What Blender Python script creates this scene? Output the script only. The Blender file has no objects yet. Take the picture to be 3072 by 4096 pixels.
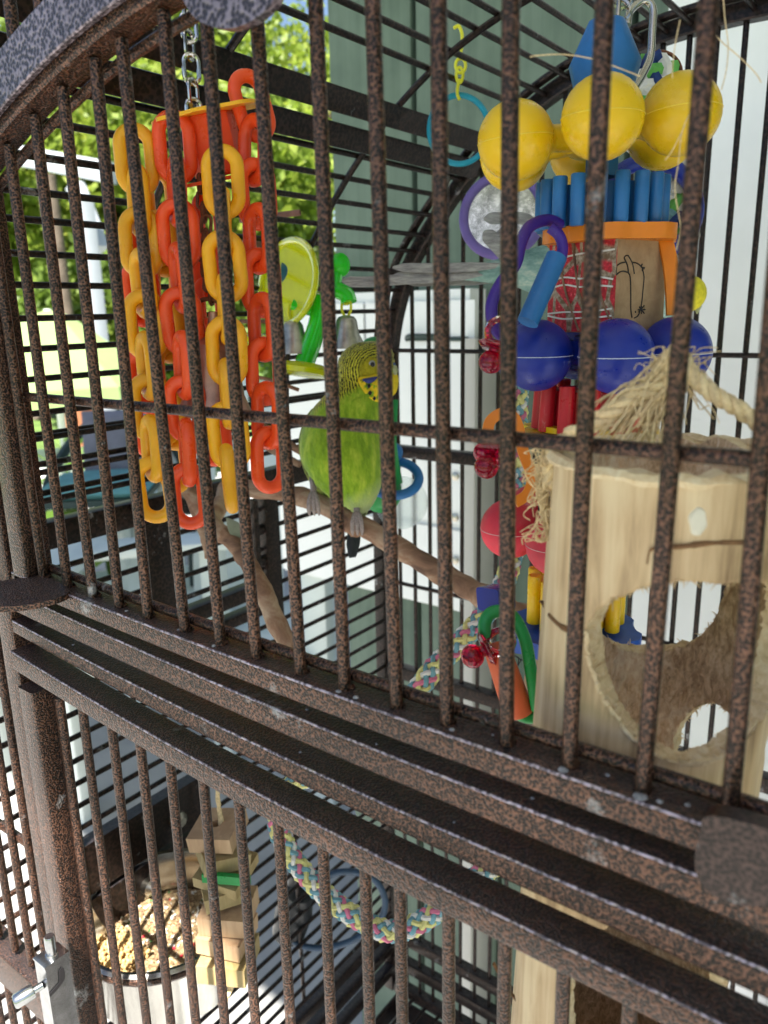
import bpy, math, random
import numpy as np
from mathutils import Vector as V, Matrix
random.seed(7); np.random.seed(7)
S = 0.001                                   # everything below is written in millimetres
sc = bpy.context.scene
col = sc.collection
PI = math.pi

# ------------------------------------------------------------------ camera, sky, sun, exposure
CF, RX, RY, RZ = 783.7755, 0.25072, 0.0216, 0.64491
CP = V((266.99, -143.64, 96.15))
def ray(u, v):
    """direction of the photograph's pixel (u, v of 3072 x 4096)"""
    X = (u/4-384)/CF; Z = -(v/4-512)/CF
    c, s = math.cos(RY), math.sin(RY); x = c*X+s*Z; zu = -s*X+c*Z
    c, s = math.cos(RX), math.sin(RX); y = c+s*zu; z = -s+c*zu
    c, s = math.cos(RZ), math.sin(RZ)
    return V((c*x-s*y, s*x+c*y, z))
FWD = ray(1536, 2048).normalized()
RIGHT = (ray(1537, 2048)-ray(1536, 2048)).normalized()
UP = RIGHT.cross(FWD).normalized()
def at(u, v, axis, val):                    # point of the world plane axis = val
    d = ray(u, v); return CP+d*((val-CP[axis])/d[axis])
def dp(u, v, dist):                         # point at a depth along the view
    d = ray(u, v); return CP+d*(dist/d.dot(FWD))
def onp(u, v, P, N):
    d = ray(u, v); return CP+d*((P-CP).dot(N)/d.dot(N))

cam = bpy.data.cameras.new('camera'); camo = bpy.data.objects.new('camera', cam); col.objects.link(camo)
m = Matrix((RIGHT, UP, -FWD)).transposed().to_4x4(); m.translation = CP*S
camo.matrix_world = m
cam.sensor_fit = 'VERTICAL'; cam.sensor_height = 36; cam.lens = CF/1024*36
cam.clip_start = 0.01; cam.clip_end = 300
cam.dof.use_dof = True; cam.dof.focus_distance = 0.30; cam.dof.aperture_fstop = 19
sc.camera = camo

TO_SUN = V((0.26, -0.55, 0.90)).normalized()
world = bpy.data.worlds.new('World'); sc.world = world; world.use_nodes = True
wn = world.node_tree; wn.nodes.clear()
sky = wn.nodes.new('ShaderNodeTexSky'); sky.sky_type = 'NISHITA'; sky.sun_disc = False
sky.sun_elevation = math.asin(TO_SUN.z); sky.sun_rotation = math.atan2(TO_SUN.x, TO_SUN.y)
sky.dust_density = 1.0
bg = wn.nodes.new('ShaderNodeBackground'); bg.inputs[1].default_value = 0.055
wo = wn.nodes.new('ShaderNodeOutputWorld')
wn.links.new(sky.outputs[0], bg.inputs[0]); wn.links.new(bg.outputs[0], wo.inputs[0])
sun = bpy.data.lights.new('sun', 'SUN'); sun.energy = 5.0; sun.angle = math.radians(0.5); sun.color = (1, .955, .88)
suno = bpy.data.objects.new('sun', sun); col.objects.link(suno)
suno.rotation_euler = TO_SUN.to_track_quat('Z', 'Y').to_euler()
sc.view_settings.view_transform = 'Standard'; sc.view_settings.look = 'None'
sc.view_settings.exposure = 1.88; sc.view_settings.gamma = 1; sc.view_settings.use_curve_mapping = False
sc.render.engine = 'CYCLES'
sc.cycles.max_bounces = 7; sc.cycles.transparent_max_bounces = 8
sc.cycles.diffuse_bounces = 3; sc.cycles.glossy_bounces = 3; sc.cycles.transmission_bounces = 6

# ------------------------------------------------------------------ materials
MATS = {}
def ramp(nt, fac, stops, interp='LINEAR'):
    r = nt.nodes.new('ShaderNodeValToRGB'); r.color_ramp.interpolation = interp
    e = r.color_ramp.elements
    while len(e) < len(stops): e.new(0.5)
    for k, (p, c) in enumerate(stops): e[k].position = p; e[k].color = (*c, 1)
    nt.links.new(fac, r.inputs[0]); return r.outputs[0]
def coords(nt, kind='world', scale=(1, 1, 1)):
    if kind == 'world':
        o = nt.nodes.new('ShaderNodeNewGeometry').outputs['Position']
    else:
        o = nt.nodes.new('ShaderNodeTexCoord').outputs['Object']
    mp = nt.nodes.new('ShaderNodeMapping'); mp.inputs['Scale'].default_value = scale
    nt.links.new(o, mp.inputs[0]); return mp.outputs[0]
def noise(nt, vec, scale, detail=4, rough=.6, dist=0):
    n = nt.nodes.new('ShaderNodeTexNoise'); n.inputs['Scale'].default_value = scale
    n.inputs['Detail'].default_value = detail; n.inputs['Roughness'].default_value = rough
    n.inputs['Distortion'].default_value = dist
    nt.links.new(vec, n.inputs[0]); return n.outputs[0]
def bump(nt, h, b, strength, dist):
    k = nt.nodes.new('ShaderNodeBump'); k.inputs['Strength'].default_value = strength
    k.inputs['Distance'].default_value = dist*S
    nt.links.new(h, k.inputs['Height']); nt.links.new(k.outputs[0], b.inputs['Normal']); return k
def base(name, rough=.5, metal=0.0, spec=.5):
    m = bpy.data.materials.new(name); m.use_nodes = True; nt = m.node_tree
    b = nt.nodes['Principled BSDF']; b.inputs['Roughness'].default_value = rough
    b.inputs['Metallic'].default_value = metal; b.inputs['Specular IOR Level'].default_value = spec
    MATS[name] = m; return m, nt, b
def simple(name, c, rough=.5, metal=0, var=.18, vscale=150, bmp=.15, bscale=600, sss=0, trans=0, spec=.5, stretch=(1, 1, 1), bd=.3, coat=0):
    m, nt, b = base(name, rough, metal, spec)
    vec = coords(nt, 'world', stretch)
    f = noise(nt, vec, vscale, 5)
    lo = tuple(max(0, x*(1-var)) for x in c); hi = tuple(min(1, x*(1+var)) for x in c)
    nt.links.new(ramp(nt, f, [(.3, lo), (.7, hi)]), b.inputs['Base Color'])
    if name.endswith('plastic'):
        sc_n = noise(nt, coords(nt, 'world', (1, 1, .25)), 420, 6, .75, .8)
        ms = nt.nodes.new('ShaderNodeMapRange'); ms.inputs[1].default_value = .64; ms.inputs[2].default_value = .74; ms.inputs[4].default_value = .22
        nt.links.new(sc_n, ms.inputs[0])
        oi = nt.nodes.new('ShaderNodeObjectInfo'); hv = nt.nodes.new('ShaderNodeHueSaturation')
        mv = nt.nodes.new('ShaderNodeMapRange'); mv.inputs[3].default_value = .86; mv.inputs[4].default_value = 1.1; nt.links.new(oi.outputs['Random'], mv.inputs[0]); nt.links.new(mv.outputs[0], hv.inputs['Value'])
        src = b.inputs['Base Color'].links[0].from_socket; nt.links.new(src, hv.inputs['Color'])
        mw = nt.nodes.new('ShaderNodeMix'); mw.data_type = 'RGBA'; mw.inputs[7].default_value = (.75, .75, .75, 1)
        nt.links.new(ms.outputs[0], mw.inputs[0]); nt.links.new(hv.outputs[0], mw.inputs[6]); nt.links.new(mw.outputs[2], b.inputs['Base Color'])
        mr_ = nt.nodes.new('ShaderNodeMapRange'); mr_.inputs[1].default_value = .35; mr_.inputs[2].default_value = .65; mr_.inputs[3].default_value = max(.12, rough-.13); mr_.inputs[4].default_value = rough+.2
        nt.links.new(noise(nt, vec, 90, 5, .7), mr_.inputs[0]); nt.links.new(mr_.outputs[0], b.inputs['Roughness'])
    if bmp: bump(nt, noise(nt, vec, bscale, 3), b, bmp, bd)
    if sss:
        b.inputs['Subsurface Weight'].default_value = sss; b.inputs['Subsurface Radius'].default_value = (1, .6, .4)
        b.inputs['Subsurface Scale'].default_value = .004
    if trans:
        b.inputs['Transmission Weight'].default_value = trans; b.inputs['IOR'].default_value = 1.45
    if coat: b.inputs['Coat Weight'].default_value = coat
    return m

def hammered(name, c0, c1, cs=900, bs=.55, rough=.36):
    m, nt, b = base(name, rough, .45, .35)
    vec = coords(nt)
    vo = nt.nodes.new('ShaderNodeTexVoronoi'); vo.feature = 'SMOOTH_F1'; vo.inputs['Scale'].default_value = cs
    vo.inputs['Smoothness'].default_value = .35
    n2 = noise(nt, vec, cs*.6, 3)
    mx = nt.nodes.new('ShaderNodeMix'); mx.data_type = 'VECTOR'; mx.inputs[0].default_value = .0012
    nt.links.new(vec, vo.inputs['Vector'])
    add = nt.nodes.new('ShaderNodeMath'); add.operation = 'ADD'; sub = nt.nodes.new('ShaderNodeMath'); sub.operation = 'MULTIPLY'
    sub.inputs[1].default_value = .55
    nt.links.new(n2, sub.inputs[0]); nt.links.new(vo.outputs['Distance'], add.inputs[0]); nt.links.new(sub.outputs[0], add.inputs[1])
    c = ramp(nt, add.outputs[0], [(.66, c0), (1.0, c1)])
    big = noise(nt, vec, 14, 4, .6)
    tone = nt.nodes.new('ShaderNodeMapRange'); tone.inputs[1].default_value = .35; tone.inputs[2].default_value = .68; tone.inputs[3].default_value = .72; tone.inputs[4].default_value = 1.45
    nt.links.new(big, tone.inputs[0])
    ml_ = nt.nodes.new('ShaderNodeMix'); ml_.data_type = 'RGBA'; ml_.blend_type = 'MULTIPLY'; ml_.inputs[0].default_value = 1
    cb = nt.nodes.new('ShaderNodeCombineColor')
    for q_ in range(3): nt.links.new(tone.outputs[0], cb.inputs[q_])
    nt.links.new(c, ml_.inputs[6]); nt.links.new(cb.outputs[0], ml_.inputs[7]); c = ml_.outputs[2]
    b.inputs['Coat Weight'].default_value = .12; b.inputs['Coat Roughness'].default_value = .1; b.inputs['Coat IOR'].default_value = 1.5
    nz = nt.nodes.new('ShaderNodeSeparateXYZ'); nt.links.new(nt.nodes.new('ShaderNodeNewGeometry').outputs['Normal'], nz.inputs[0])
    du = nt.nodes.new('ShaderNodeMapRange'); du.inputs[1].default_value = .9; du.inputs[2].default_value = 1.0; du.inputs[4].default_value = .38
    nt.links.new(nz.outputs[2], du.inputs[0])
    dn = nt.nodes.new('ShaderNodeMath'); dn.operation = 'MULTIPLY'; nt.links.new(du.outputs[0], dn.inputs[0]); nt.links.new(noise(nt, vec, 260, 5, .75), dn.inputs[1])
    dx_ = nt.nodes.new('ShaderNodeMix'); dx_.data_type = 'RGBA'; dx_.inputs[7].default_value = (.16, .16, .18, 1)
    nt.links.new(dn.outputs[0], dx_.inputs[0]); nt.links.new(c, dx_.inputs[6]); c = dx_.outputs[2]
    # dust and chalky droppings in a few blotches
    d = noise(nt, vec, 46, 6, .7)
    dm = nt.nodes.new('ShaderNodeMapRange'); dm.inputs[1].default_value = .63; dm.inputs[2].default_value = .74
    nt.links.new(d, dm.inputs[0])
    mix = nt.nodes.new('ShaderNodeMix'); mix.data_type = 'RGBA'; mix.inputs[7].default_value = (.33, .33, .34, 1)
    nt.links.new(dm.outputs[0], mix.inputs[0]); nt.links.new(c, mix.inputs[6]); nt.links.new(mix.outputs[2], b.inputs['Base Color'])
    bump(nt, add.outputs[0], b, bs, .35)
    return m
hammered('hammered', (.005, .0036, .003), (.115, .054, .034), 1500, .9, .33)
hammered('hammered_plate', (.035, .028, .034), (.21, .17, .19), 900, .7, .3)  # base lifted to lavender: sky reflection painted into the plate colour
hammered('edge_highlight', (.10, .08, .09), (.46, .38, .42), 1000, .8, .3)  # paler copy of the paint, stands for the highlight on rail edges
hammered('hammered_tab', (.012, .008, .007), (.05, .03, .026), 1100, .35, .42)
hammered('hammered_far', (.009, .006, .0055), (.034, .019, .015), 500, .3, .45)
simple('orange_plastic', (1.0, .10, .018), .33, sss=.35, vscale=60, var=.08, bscale=260, bmp=.12)
simple('amber_plastic', (.95, .44, .012), .38, sss=.35, vscale=60, var=.12, bscale=260, bmp=.12)
simple('yellow_plastic', (.88, .56, .008), .3, sss=.3, vscale=50, var=.06, bscale=150, bmp=.08)
simple('sky_blue_plastic', (.018, .145, .40), .42, vscale=70, var=.15, bscale=500, bmp=.1)
simple('deep_blue_plastic', (.005, .022, .27), .36, vscale=70, var=.15, bscale=220, bmp=.1)
simple('red_plastic', (.58, .012, .025), .36, vscale=60, var=.14, bscale=300, bmp=.12, sss=.1)
simple('dusty_red_plastic', (.66, .035, .06), .45, vscale=45, var=.3, bscale=300, bmp=.2, sss=.1)
simple('tangerine_plastic', (.85, .24, .008), .4, vscale=60, var=.1, sss=.2)
simple('coral_plastic', (.74, .14, .045), .5, vscale=60, var=.1, sss=.1)
simple('green_plastic', (.01, .28, .06), .35, vscale=60, var=.1)
simple('violet_plastic', (.05, .012, .27), .4, vscale=60, var=.15)
simple('lilac_plastic', (.16, .11, .36), .45, vscale=60, var=.15)
simple('cyan_plastic', (.01, .34, .48), .4, vscale=60, var=.1, sss=.1)
simple('lemon_plastic', (.75, .72, .02), .4, vscale=60, var=.1, sss=.2)
simple('teal_plastic', (.01, .10, .14), .5, vscale=60, var=.1)
simple('pacifier_red', (.62, .012, .07), .08, var=.05, trans=.85, bmp=0)
simple('clear_green', (.03, .75, .02), .15, var=.05, trans=.25, bmp=.1)
simple('clear_yellow', (.85, .88, .01), .15, var=.05, trans=.35, bmp=.1)
simple('clear_disc', (.92, .97, .94), .12, var=.02, trans=.9, bmp=0)
simple('bowl_steel', (.50, .49, .46), .2, 1, var=.2, vscale=60, bmp=.1, stretch=(1, 1, .3))
simple('steel', (.48, .47, .44), .17, 1, var=.1, bmp=.05)
simple('chrome', (.42, .43, .44), .24, 1, var=.2, vscale=200, bmp=.1)
simple('worn_steel', (.45, .42, .36), .32, 1, var=.35, vscale=300, bmp=.3)
simple('rusty_iron', (.18, .07, .035), .5, .7, var=.4, vscale=300, bmp=.3)
simple('copper_bell', (.36, .20, .14), .4, .75, var=.45, vscale=90, bmp=.2, bscale=200)
simple('nickel_bell', (.42, .40, .34), .33, .9, var=.4, vscale=120, bmp=.2)
simple('seam_plastic', (.55, .6, .75), .6, bmp=0)
simple('seam_red', (.75, .45, .42), .6, bmp=0)
simple('seam_yellow', (.90, .66, .07), .6, bmp=0)
simple('sisal', (.82, .60, .34), .85, var=.3, vscale=500, bmp=.5, bscale=1500, sss=.05)
simple('twine', (.80, .59, .33), .85, var=.3, vscale=900, bmp=.3)
simple('ink', (.012, .010, .012), .6, bmp=0)
simple('rope_blue', (.17, .34, .40), .9, var=.25, bscale=1800, bmp=.6)
simple('rope_pink', (.60, .17, .27), .9, var=.25, bscale=1800, bmp=.6)
simple('rope_yellow', (.68, .64, .26), .9, var=.25, bscale=1800, bmp=.6)
simple('rope_white', (.72, .70, .66), .9, var=.15, bscale=1800, bmp=.6)
simple('rope_green', (.13, .42, .09), .9, var=.25, bscale=1800, bmp=.6)
simple('rope_navy', (.015, .04, .16), .9, var=.25, bscale=1800, bmp=.6)
simple('concrete', (.38, .375, .36), .85, var=.22, vscale=3, bmp=.3, bscale=60, bd=2)
simple('lawn', (.10, .17, .03), .9, var=.5, vscale=4, bmp=.6, bscale=40, bd=20)
simple('white_paint', (.80, .81, .80), .5, var=.05, vscale=8, bmp=.1, bscale=60)
simple('pale_paint', (.66, .71, .66), .6, var=.08, vscale=8, bmp=.1)
simple('shade_taupe', (.44, .43, .40), .6, var=.06, vscale=8, bmp=.1)  # white in shadow, the shade put into the colour
simple('trunk_bark', (.13, .10, .075), .9, var=.4, vscale=8, bmp=.8, bscale=30, bd=10)
simple('slate_cushion', (.17, .17, .21), .9, var=.15, vscale=20)
simple('teal_cushion', (.12, .30, .30), .9, var=.15, vscale=20)
simple('dark_metal', (.03, .05, .05), .4, .5)
simple('black_plastic', (.012, .014, .018), .4)
simple('blue_cord', (.02, .05, .10), .5)
simple('car_paint', (.25, .27, .30), .2, .5, coat=.5)
simple('car_glass', (.03, .04, .05), .08)
simple('petal_red', (.7, .02, .06), .7)
simple('terracotta', (.35, .13, .06), .8)
simple('roof_boards', (.55, .54, .50), .8, var=.1, vscale=5)
simple('horn', (.36, .38, .20), .5, var=.1, vscale=400)
simple('bird_foot', (.30, .25, .24), .7, var=.3, vscale=900, bmp=.5, bscale=2500)
simple('cere_blue', (.05, .12, .35), .5)
simple('tail_dark', (.018, .026, .03), .55, var=.4, vscale=300, stretch=(1, 1, .1))
simple('feather_yellow', (.72, .62, .03), .8, var=.2, vscale=500)
simple('throat_yellow', (.80, .58, .015), .85, var=.12, vscale=500, bmp=.4, bscale=1500)
simple('cheek_blue', (.03, .04, .18), .8, var=.4, vscale=900)
simple('eye_white', (.42, .42, .43), .4)
simple('eye_black', (.004, .004, .005), .08)
simple('chalky', (.26, .26, .27), .9, var=.4, vscale=700)
simple('wool', (.74, .69, .56), .9, var=.2, vscale=60)

def leaf_mat(name, cols, tr=.45):
    m, nt, b = base(name, .55)
    vec = coords(nt); f = noise(nt, vec, 2.2, 6, .7)
    c = ramp(nt, f, [(.3, cols[0]), (.5, cols[1]), (.7, cols[2])])
    nt.links.new(c, b.inputs['Base Color'])
    t = nt.nodes.new('ShaderNodeBsdfTranslucent'); nt.links.new(c, t.inputs[0])
    mx = nt.nodes.new('ShaderNodeMixShader'); mx.inputs[0].default_value = tr
    nt.links.new(b.outputs[0], mx.inputs[1]); nt.links.new(t.outputs[0], mx.inputs[2])
    nt.links.new(mx.outputs[0], nt.nodes['Material Output'].inputs[0])
leaf_mat('leaf_fresh', ((.08, .13, .018), (.22, .31, .035), (.42, .46, .08)), .5)
leaf_mat('leaf_dark', ((.05, .09, .012), (.14, .22, .03), (.28, .36, .06)))
leaf_mat('leaf_plant', ((.05, .11, .015), (.09, .17, .02), (.16, .26, .04)))
leaf_mat('canvas_green', ((.30, .42, .16), (.33, .46, .18), (.36, .5, .2)), .3)

def wood_mat(name, c0, c1, c2, stretch, scale=60, rough=.65, b_=.3):
    m, nt, b = base(name, rough)
    vec = coords(nt, 'world', stretch); f = noise(nt, vec, scale, 8, .65, .6)
    vec2 = coords(nt); g = noise(nt, vec2, 18, 3)
    ad = nt.nodes.new('ShaderNodeMath'); ad.operation = 'MULTIPLY_ADD'; ad.inputs[1].default_value = .6; ad.inputs[2].default_value = -.0
    nt.links.new(g, ad.inputs[0])
    a2 = nt.nodes.new('ShaderNodeMath'); a2.operation = 'MULTIPLY_ADD'; a2.inputs[1].default_value = .6
    nt.links.new(f, a2.inputs[0]); nt.links.new(ad.outputs[0], a2.inputs[2])
    nt.links.new(ramp(nt, a2.outputs[0], [(.46, c0), (.6, c1), (.74, c2)]), b.inputs['Base Color'])
    bump(nt, f, b, b_, .5)
wood_mat('log_skin', (.30, .18, .09), (.62, .43, .235), (.80, .62, .38), (1, 1, .07), 260, .55, .35)
wood_mat('log_inner', (.34, .20, .10), (.72, .50, .30), (.92, .76, .54), (1, 1, .42), 620, .9, 1.0)
wood_mat('log_rim', (.55, .38, .20), (.75, .57, .34), (.86, .72, .50), (1, 1, 1), 420, .95, .9)
wood_mat('pine', (.40, .25, .14), (.50, .33, .19), (.58, .41, .25), (1, 1, .1), 200, .6, .15)
wood_mat('beech', (.33, .20, .11), (.42, .27, .155), (.48, .32, .19), (.15, 1, 1), 200, .6, .15)
wood_mat('olive_wood', (.25, .18, .07), (.36, .27, .12), (.42, .33, .17), (1, 1, .1), 200, .6, .15)
wood_mat('branch_bark', (.11, .055, .035), (.30, .165, .10), (.50, .36, .25), (.5, 1, 1), 110, .75, 1.0)
wood_mat('sage_siding', (.085, .125, .095), (.11, .155, .118), (.13, .18, .14), (1, 1, .03), 90, .75, .5)
wood_mat('brown_stick', (.16, .07, .05), (.24, .11, .08), (.3, .15, .1), (1, 1, 1), 90, .75, .3)

def fabric():
    m, nt, b = base('red_weave', .55)
    vec = coords(nt)
    w = nt.nodes.new('ShaderNodeTexVoronoi'); w.feature = 'DISTANCE_TO_EDGE'; w.inputs['Scale'].default_value = 130
    mp = coords(nt, 'world', (1, 1, .55)); nt.links.new(mp, w.inputs['Vector'])
    sp = noise(nt, vec, 900, 4)
    red = ramp(nt, sp, [(.35, (.30, .008, .015)), (.6, (.62, .02, .04)), (.75, (.8, .25, .27))])
    mr = nt.nodes.new('ShaderNodeMapRange'); mr.inputs[1].default_value = .10; mr.inputs[2].default_value = .06
    nt.links.new(w.outputs[0], mr.inputs[0])
    tan = ramp(nt, noise(nt, vec, 500, 3), [(.4, (.16, .10, .05)), (.7, (.5, .42, .33))])
    mx = nt.nodes.new('ShaderNodeMix'); mx.data_type = 'RGBA'
    nt.links.new(mr.outputs[0], mx.inputs[0]); nt.links.new(red, mx.inputs[6]); nt.links.new(tan, mx.inputs[7])
    nt.links.new(mx.outputs[2], b.inputs['Base Color']); bump(nt, sp, b, .6, .4)
fabric()
def crackle():
    m, nt, b = base('crackle_green', .5)
    vec = coords(nt, 'world', (1, 1, .5)); w = nt.nodes.new('ShaderNodeTexVoronoi'); w.feature = 'DISTANCE_TO_EDGE'; w.inputs['Scale'].default_value = 220
    nt.links.new(vec, w.inputs['Vector'])
    nt.links.new(ramp(nt, w.outputs[0], [(.0, (.5, .33, .28)), (.06, (.4, .25, .2)), (.1, (.02, .035, .025)), (1, (.03, .05, .03))]), b.inputs['Base Color'])
crackle()
def seeds():
    m, nt, b = base('seed_mix', .8)
    vec = coords(nt); w = nt.nodes.new('ShaderNodeTexVoronoi'); w.inputs['Scale'].default_value = 480
    nt.links.new(vec, w.inputs['Vector'])
    sx = nt.nodes.new('ShaderNodeSeparateColor'); nt.links.new(w.outputs['Color'], sx.inputs[0])
    c = ramp(nt, sx.outputs[0], [(0, (.24, .16, .08)), (.35, (.33, .23, .12)), (.62, (.42, .31, .17)), (.8, (.2, .12, .06)), (.9, (.55, .52, .44)), (.95, (.06, .17, .05)), (.98, (.45, .05, .03))], 'CONSTANT')
    nt.links.new(c, b.inputs['Base Color']); bump(nt, w.outputs['Distance'], b, 1, 1.5)
seeds()
def mirror():
    m, nt, b = base('mirror_glass', .12, 1)
    vec = coords(nt); f = noise(nt, vec, 320, 5, .8)
    nt.links.new(ramp(nt, f, [(.45, (.30, .32, .29)), (.65, (.62, .64, .60))]), b.inputs['Base Color'])
mirror()
def budgie():
    # object space: z up, x to the bird's beak side; millimetres * S
    m, nt, b = base('budgie_plumage', .85, 0, .2)
    tc = nt.nodes.new('ShaderNodeTexCoord').outputs['Object']
    sp = nt.nodes.new('ShaderNodeSeparateXYZ'); nt.links.new(tc, sp.inputs[0])
    mp = nt.nodes.new('ShaderNodeMapping'); mp.inputs['Scale'].default_value = (1, 1, .35); nt.links.new(tc, mp.inputs[0])
    f = noise(nt, mp.outputs[0], 160, 6, .65)
    green = ramp(nt, f, [(.30, (.13, .26, .012)), (.5, (.27, .44, .02)), (.68, (.50, .62, .06))])
    wv = nt.nodes.new('ShaderNodeTexWave'); wv.wave_type = 'RINGS'; wv.rings_direction = 'SPHERICAL'
    wv.inputs['Scale'].default_value = 190; wv.inputs['Distortion'].default_value = 4.5; wv.inputs['Detail'].default_value = 4; wv.inputs['Detail Scale'].default_value = 4; wv.inputs['Detail Roughness'].default_value = .7
    m2 = nt.nodes.new('ShaderNodeMapping'); m2.inputs['Location'].default_value = (-.020, .012, -.078); nt.links.new(tc, m2.inputs[0]); nt.links.new(m2.outputs[0], wv.inputs[0])
    stripes = ramp(nt, wv.outputs[0], [(.36, (.025, .03, .005)), (.52, (.55, .52, .035))])
    face = ramp(nt, f, [(.3, (.30, .27, .012)), (.7, (.50, .43, .016))])
    def rng(sock, a, c):
        r = nt.nodes.new('ShaderNodeMapRange'); r.inputs[1].default_value = a; r.inputs[2].default_value = c; nt.links.new(sock, r.inputs[0]); return r.outputs[0]
    def mix(fa, a, c):
        x = nt.nodes.new('ShaderNodeMix'); x.data_type = 'RGBA'; nt.links.new(fa, x.inputs[0]); nt.links.new(a, x.inputs[6]); nt.links.new(c, x.inputs[7]); return x.outputs[2]
    # distance from the face centre decides face or stripes
    vd = nt.nodes.new('ShaderNodeVectorMath'); vd.operation = 'DISTANCE'; vd.inputs[1].default_value = (.0150, -.014, .0785); nt.links.new(tc, vd.inputs[0])
    fn = nt.nodes.new('ShaderNodeMath'); fn.operation = 'MULTIPLY_ADD'; fn.inputs[1].default_value = .006; nt.links.new(f, fn.inputs[0]); nt.links.new(vd.outputs['Value'], fn.inputs[2])
    head = mix(rng(fn.outputs[0], .0185, .0205), face, stripes)
    # a slanting collar: z + 0.35 x
    sl = nt.nodes.new('ShaderNodeMath'); sl.operation = 'MULTIPLY_ADD'; sl.inputs[1].default_value = -.5; nt.links.new(sp.outputs[0], sl.inputs[0]); nt.links.new(sp.outputs[2], sl.inputs[2])
    s3 = nt.nodes.new('ShaderNodeMath'); s3.operation = 'MULTIPLY_ADD'; s3.inputs[1].default_value = .012; nt.links.new(f, s3.inputs[0]); nt.links.new(sl.outputs[0], s3.inputs[2])
    allc = mix(rng(s3.outputs[0], .0700, .0735), green, head)
    pale = nt.nodes.new('ShaderNodeRGB'); pale.outputs[0].default_value = (.55, .62, .32, 1)
    allc = mix(rng(s3.outputs[0], .016, -.004), allc, pale.outputs[0])
    nt.links.new(allc, b.inputs['Base Color'])
    b.inputs['Sheen Weight'].default_value = .3
    bump(nt, noise(nt, mp.outputs[0], 500, 5, .7), b, .6, .6)
budgie()
def budgie2():
    m, nt, b = base('aqua_plumage', .85, 0, .2)
    vec = coords(nt, 'world', (.4, .4, 1)); f = noise(nt, vec, 200, 6, .7)
    nt.links.new(ramp(nt, f, [(.3, (.10, .20, .20)), (.5, (.22, .36, .33)), (.7, (.50, .56, .50))]), b.inputs['Base Color'])
    bump(nt, noise(nt, vec, 500, 5, .7), b, .6, .6)
    m, nt, b = base('grey_feather', .7, 0, .3)
    vec = coords(nt, 'world', (.15, .15, 1)); f = noise(nt, vec, 700, 5, .7)
    nt.links.new(ramp(nt, f, [(.3, (.17, .16, .17)), (.5, (.30, .29, .29)), (.75, (.50, .50, .46))]), b.inputs['Base Color'])
    simple('wing_scallop', (.22, .26, .05), .8, var=.9, vscale=420, bmp=.3)
budgie2()

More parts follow.
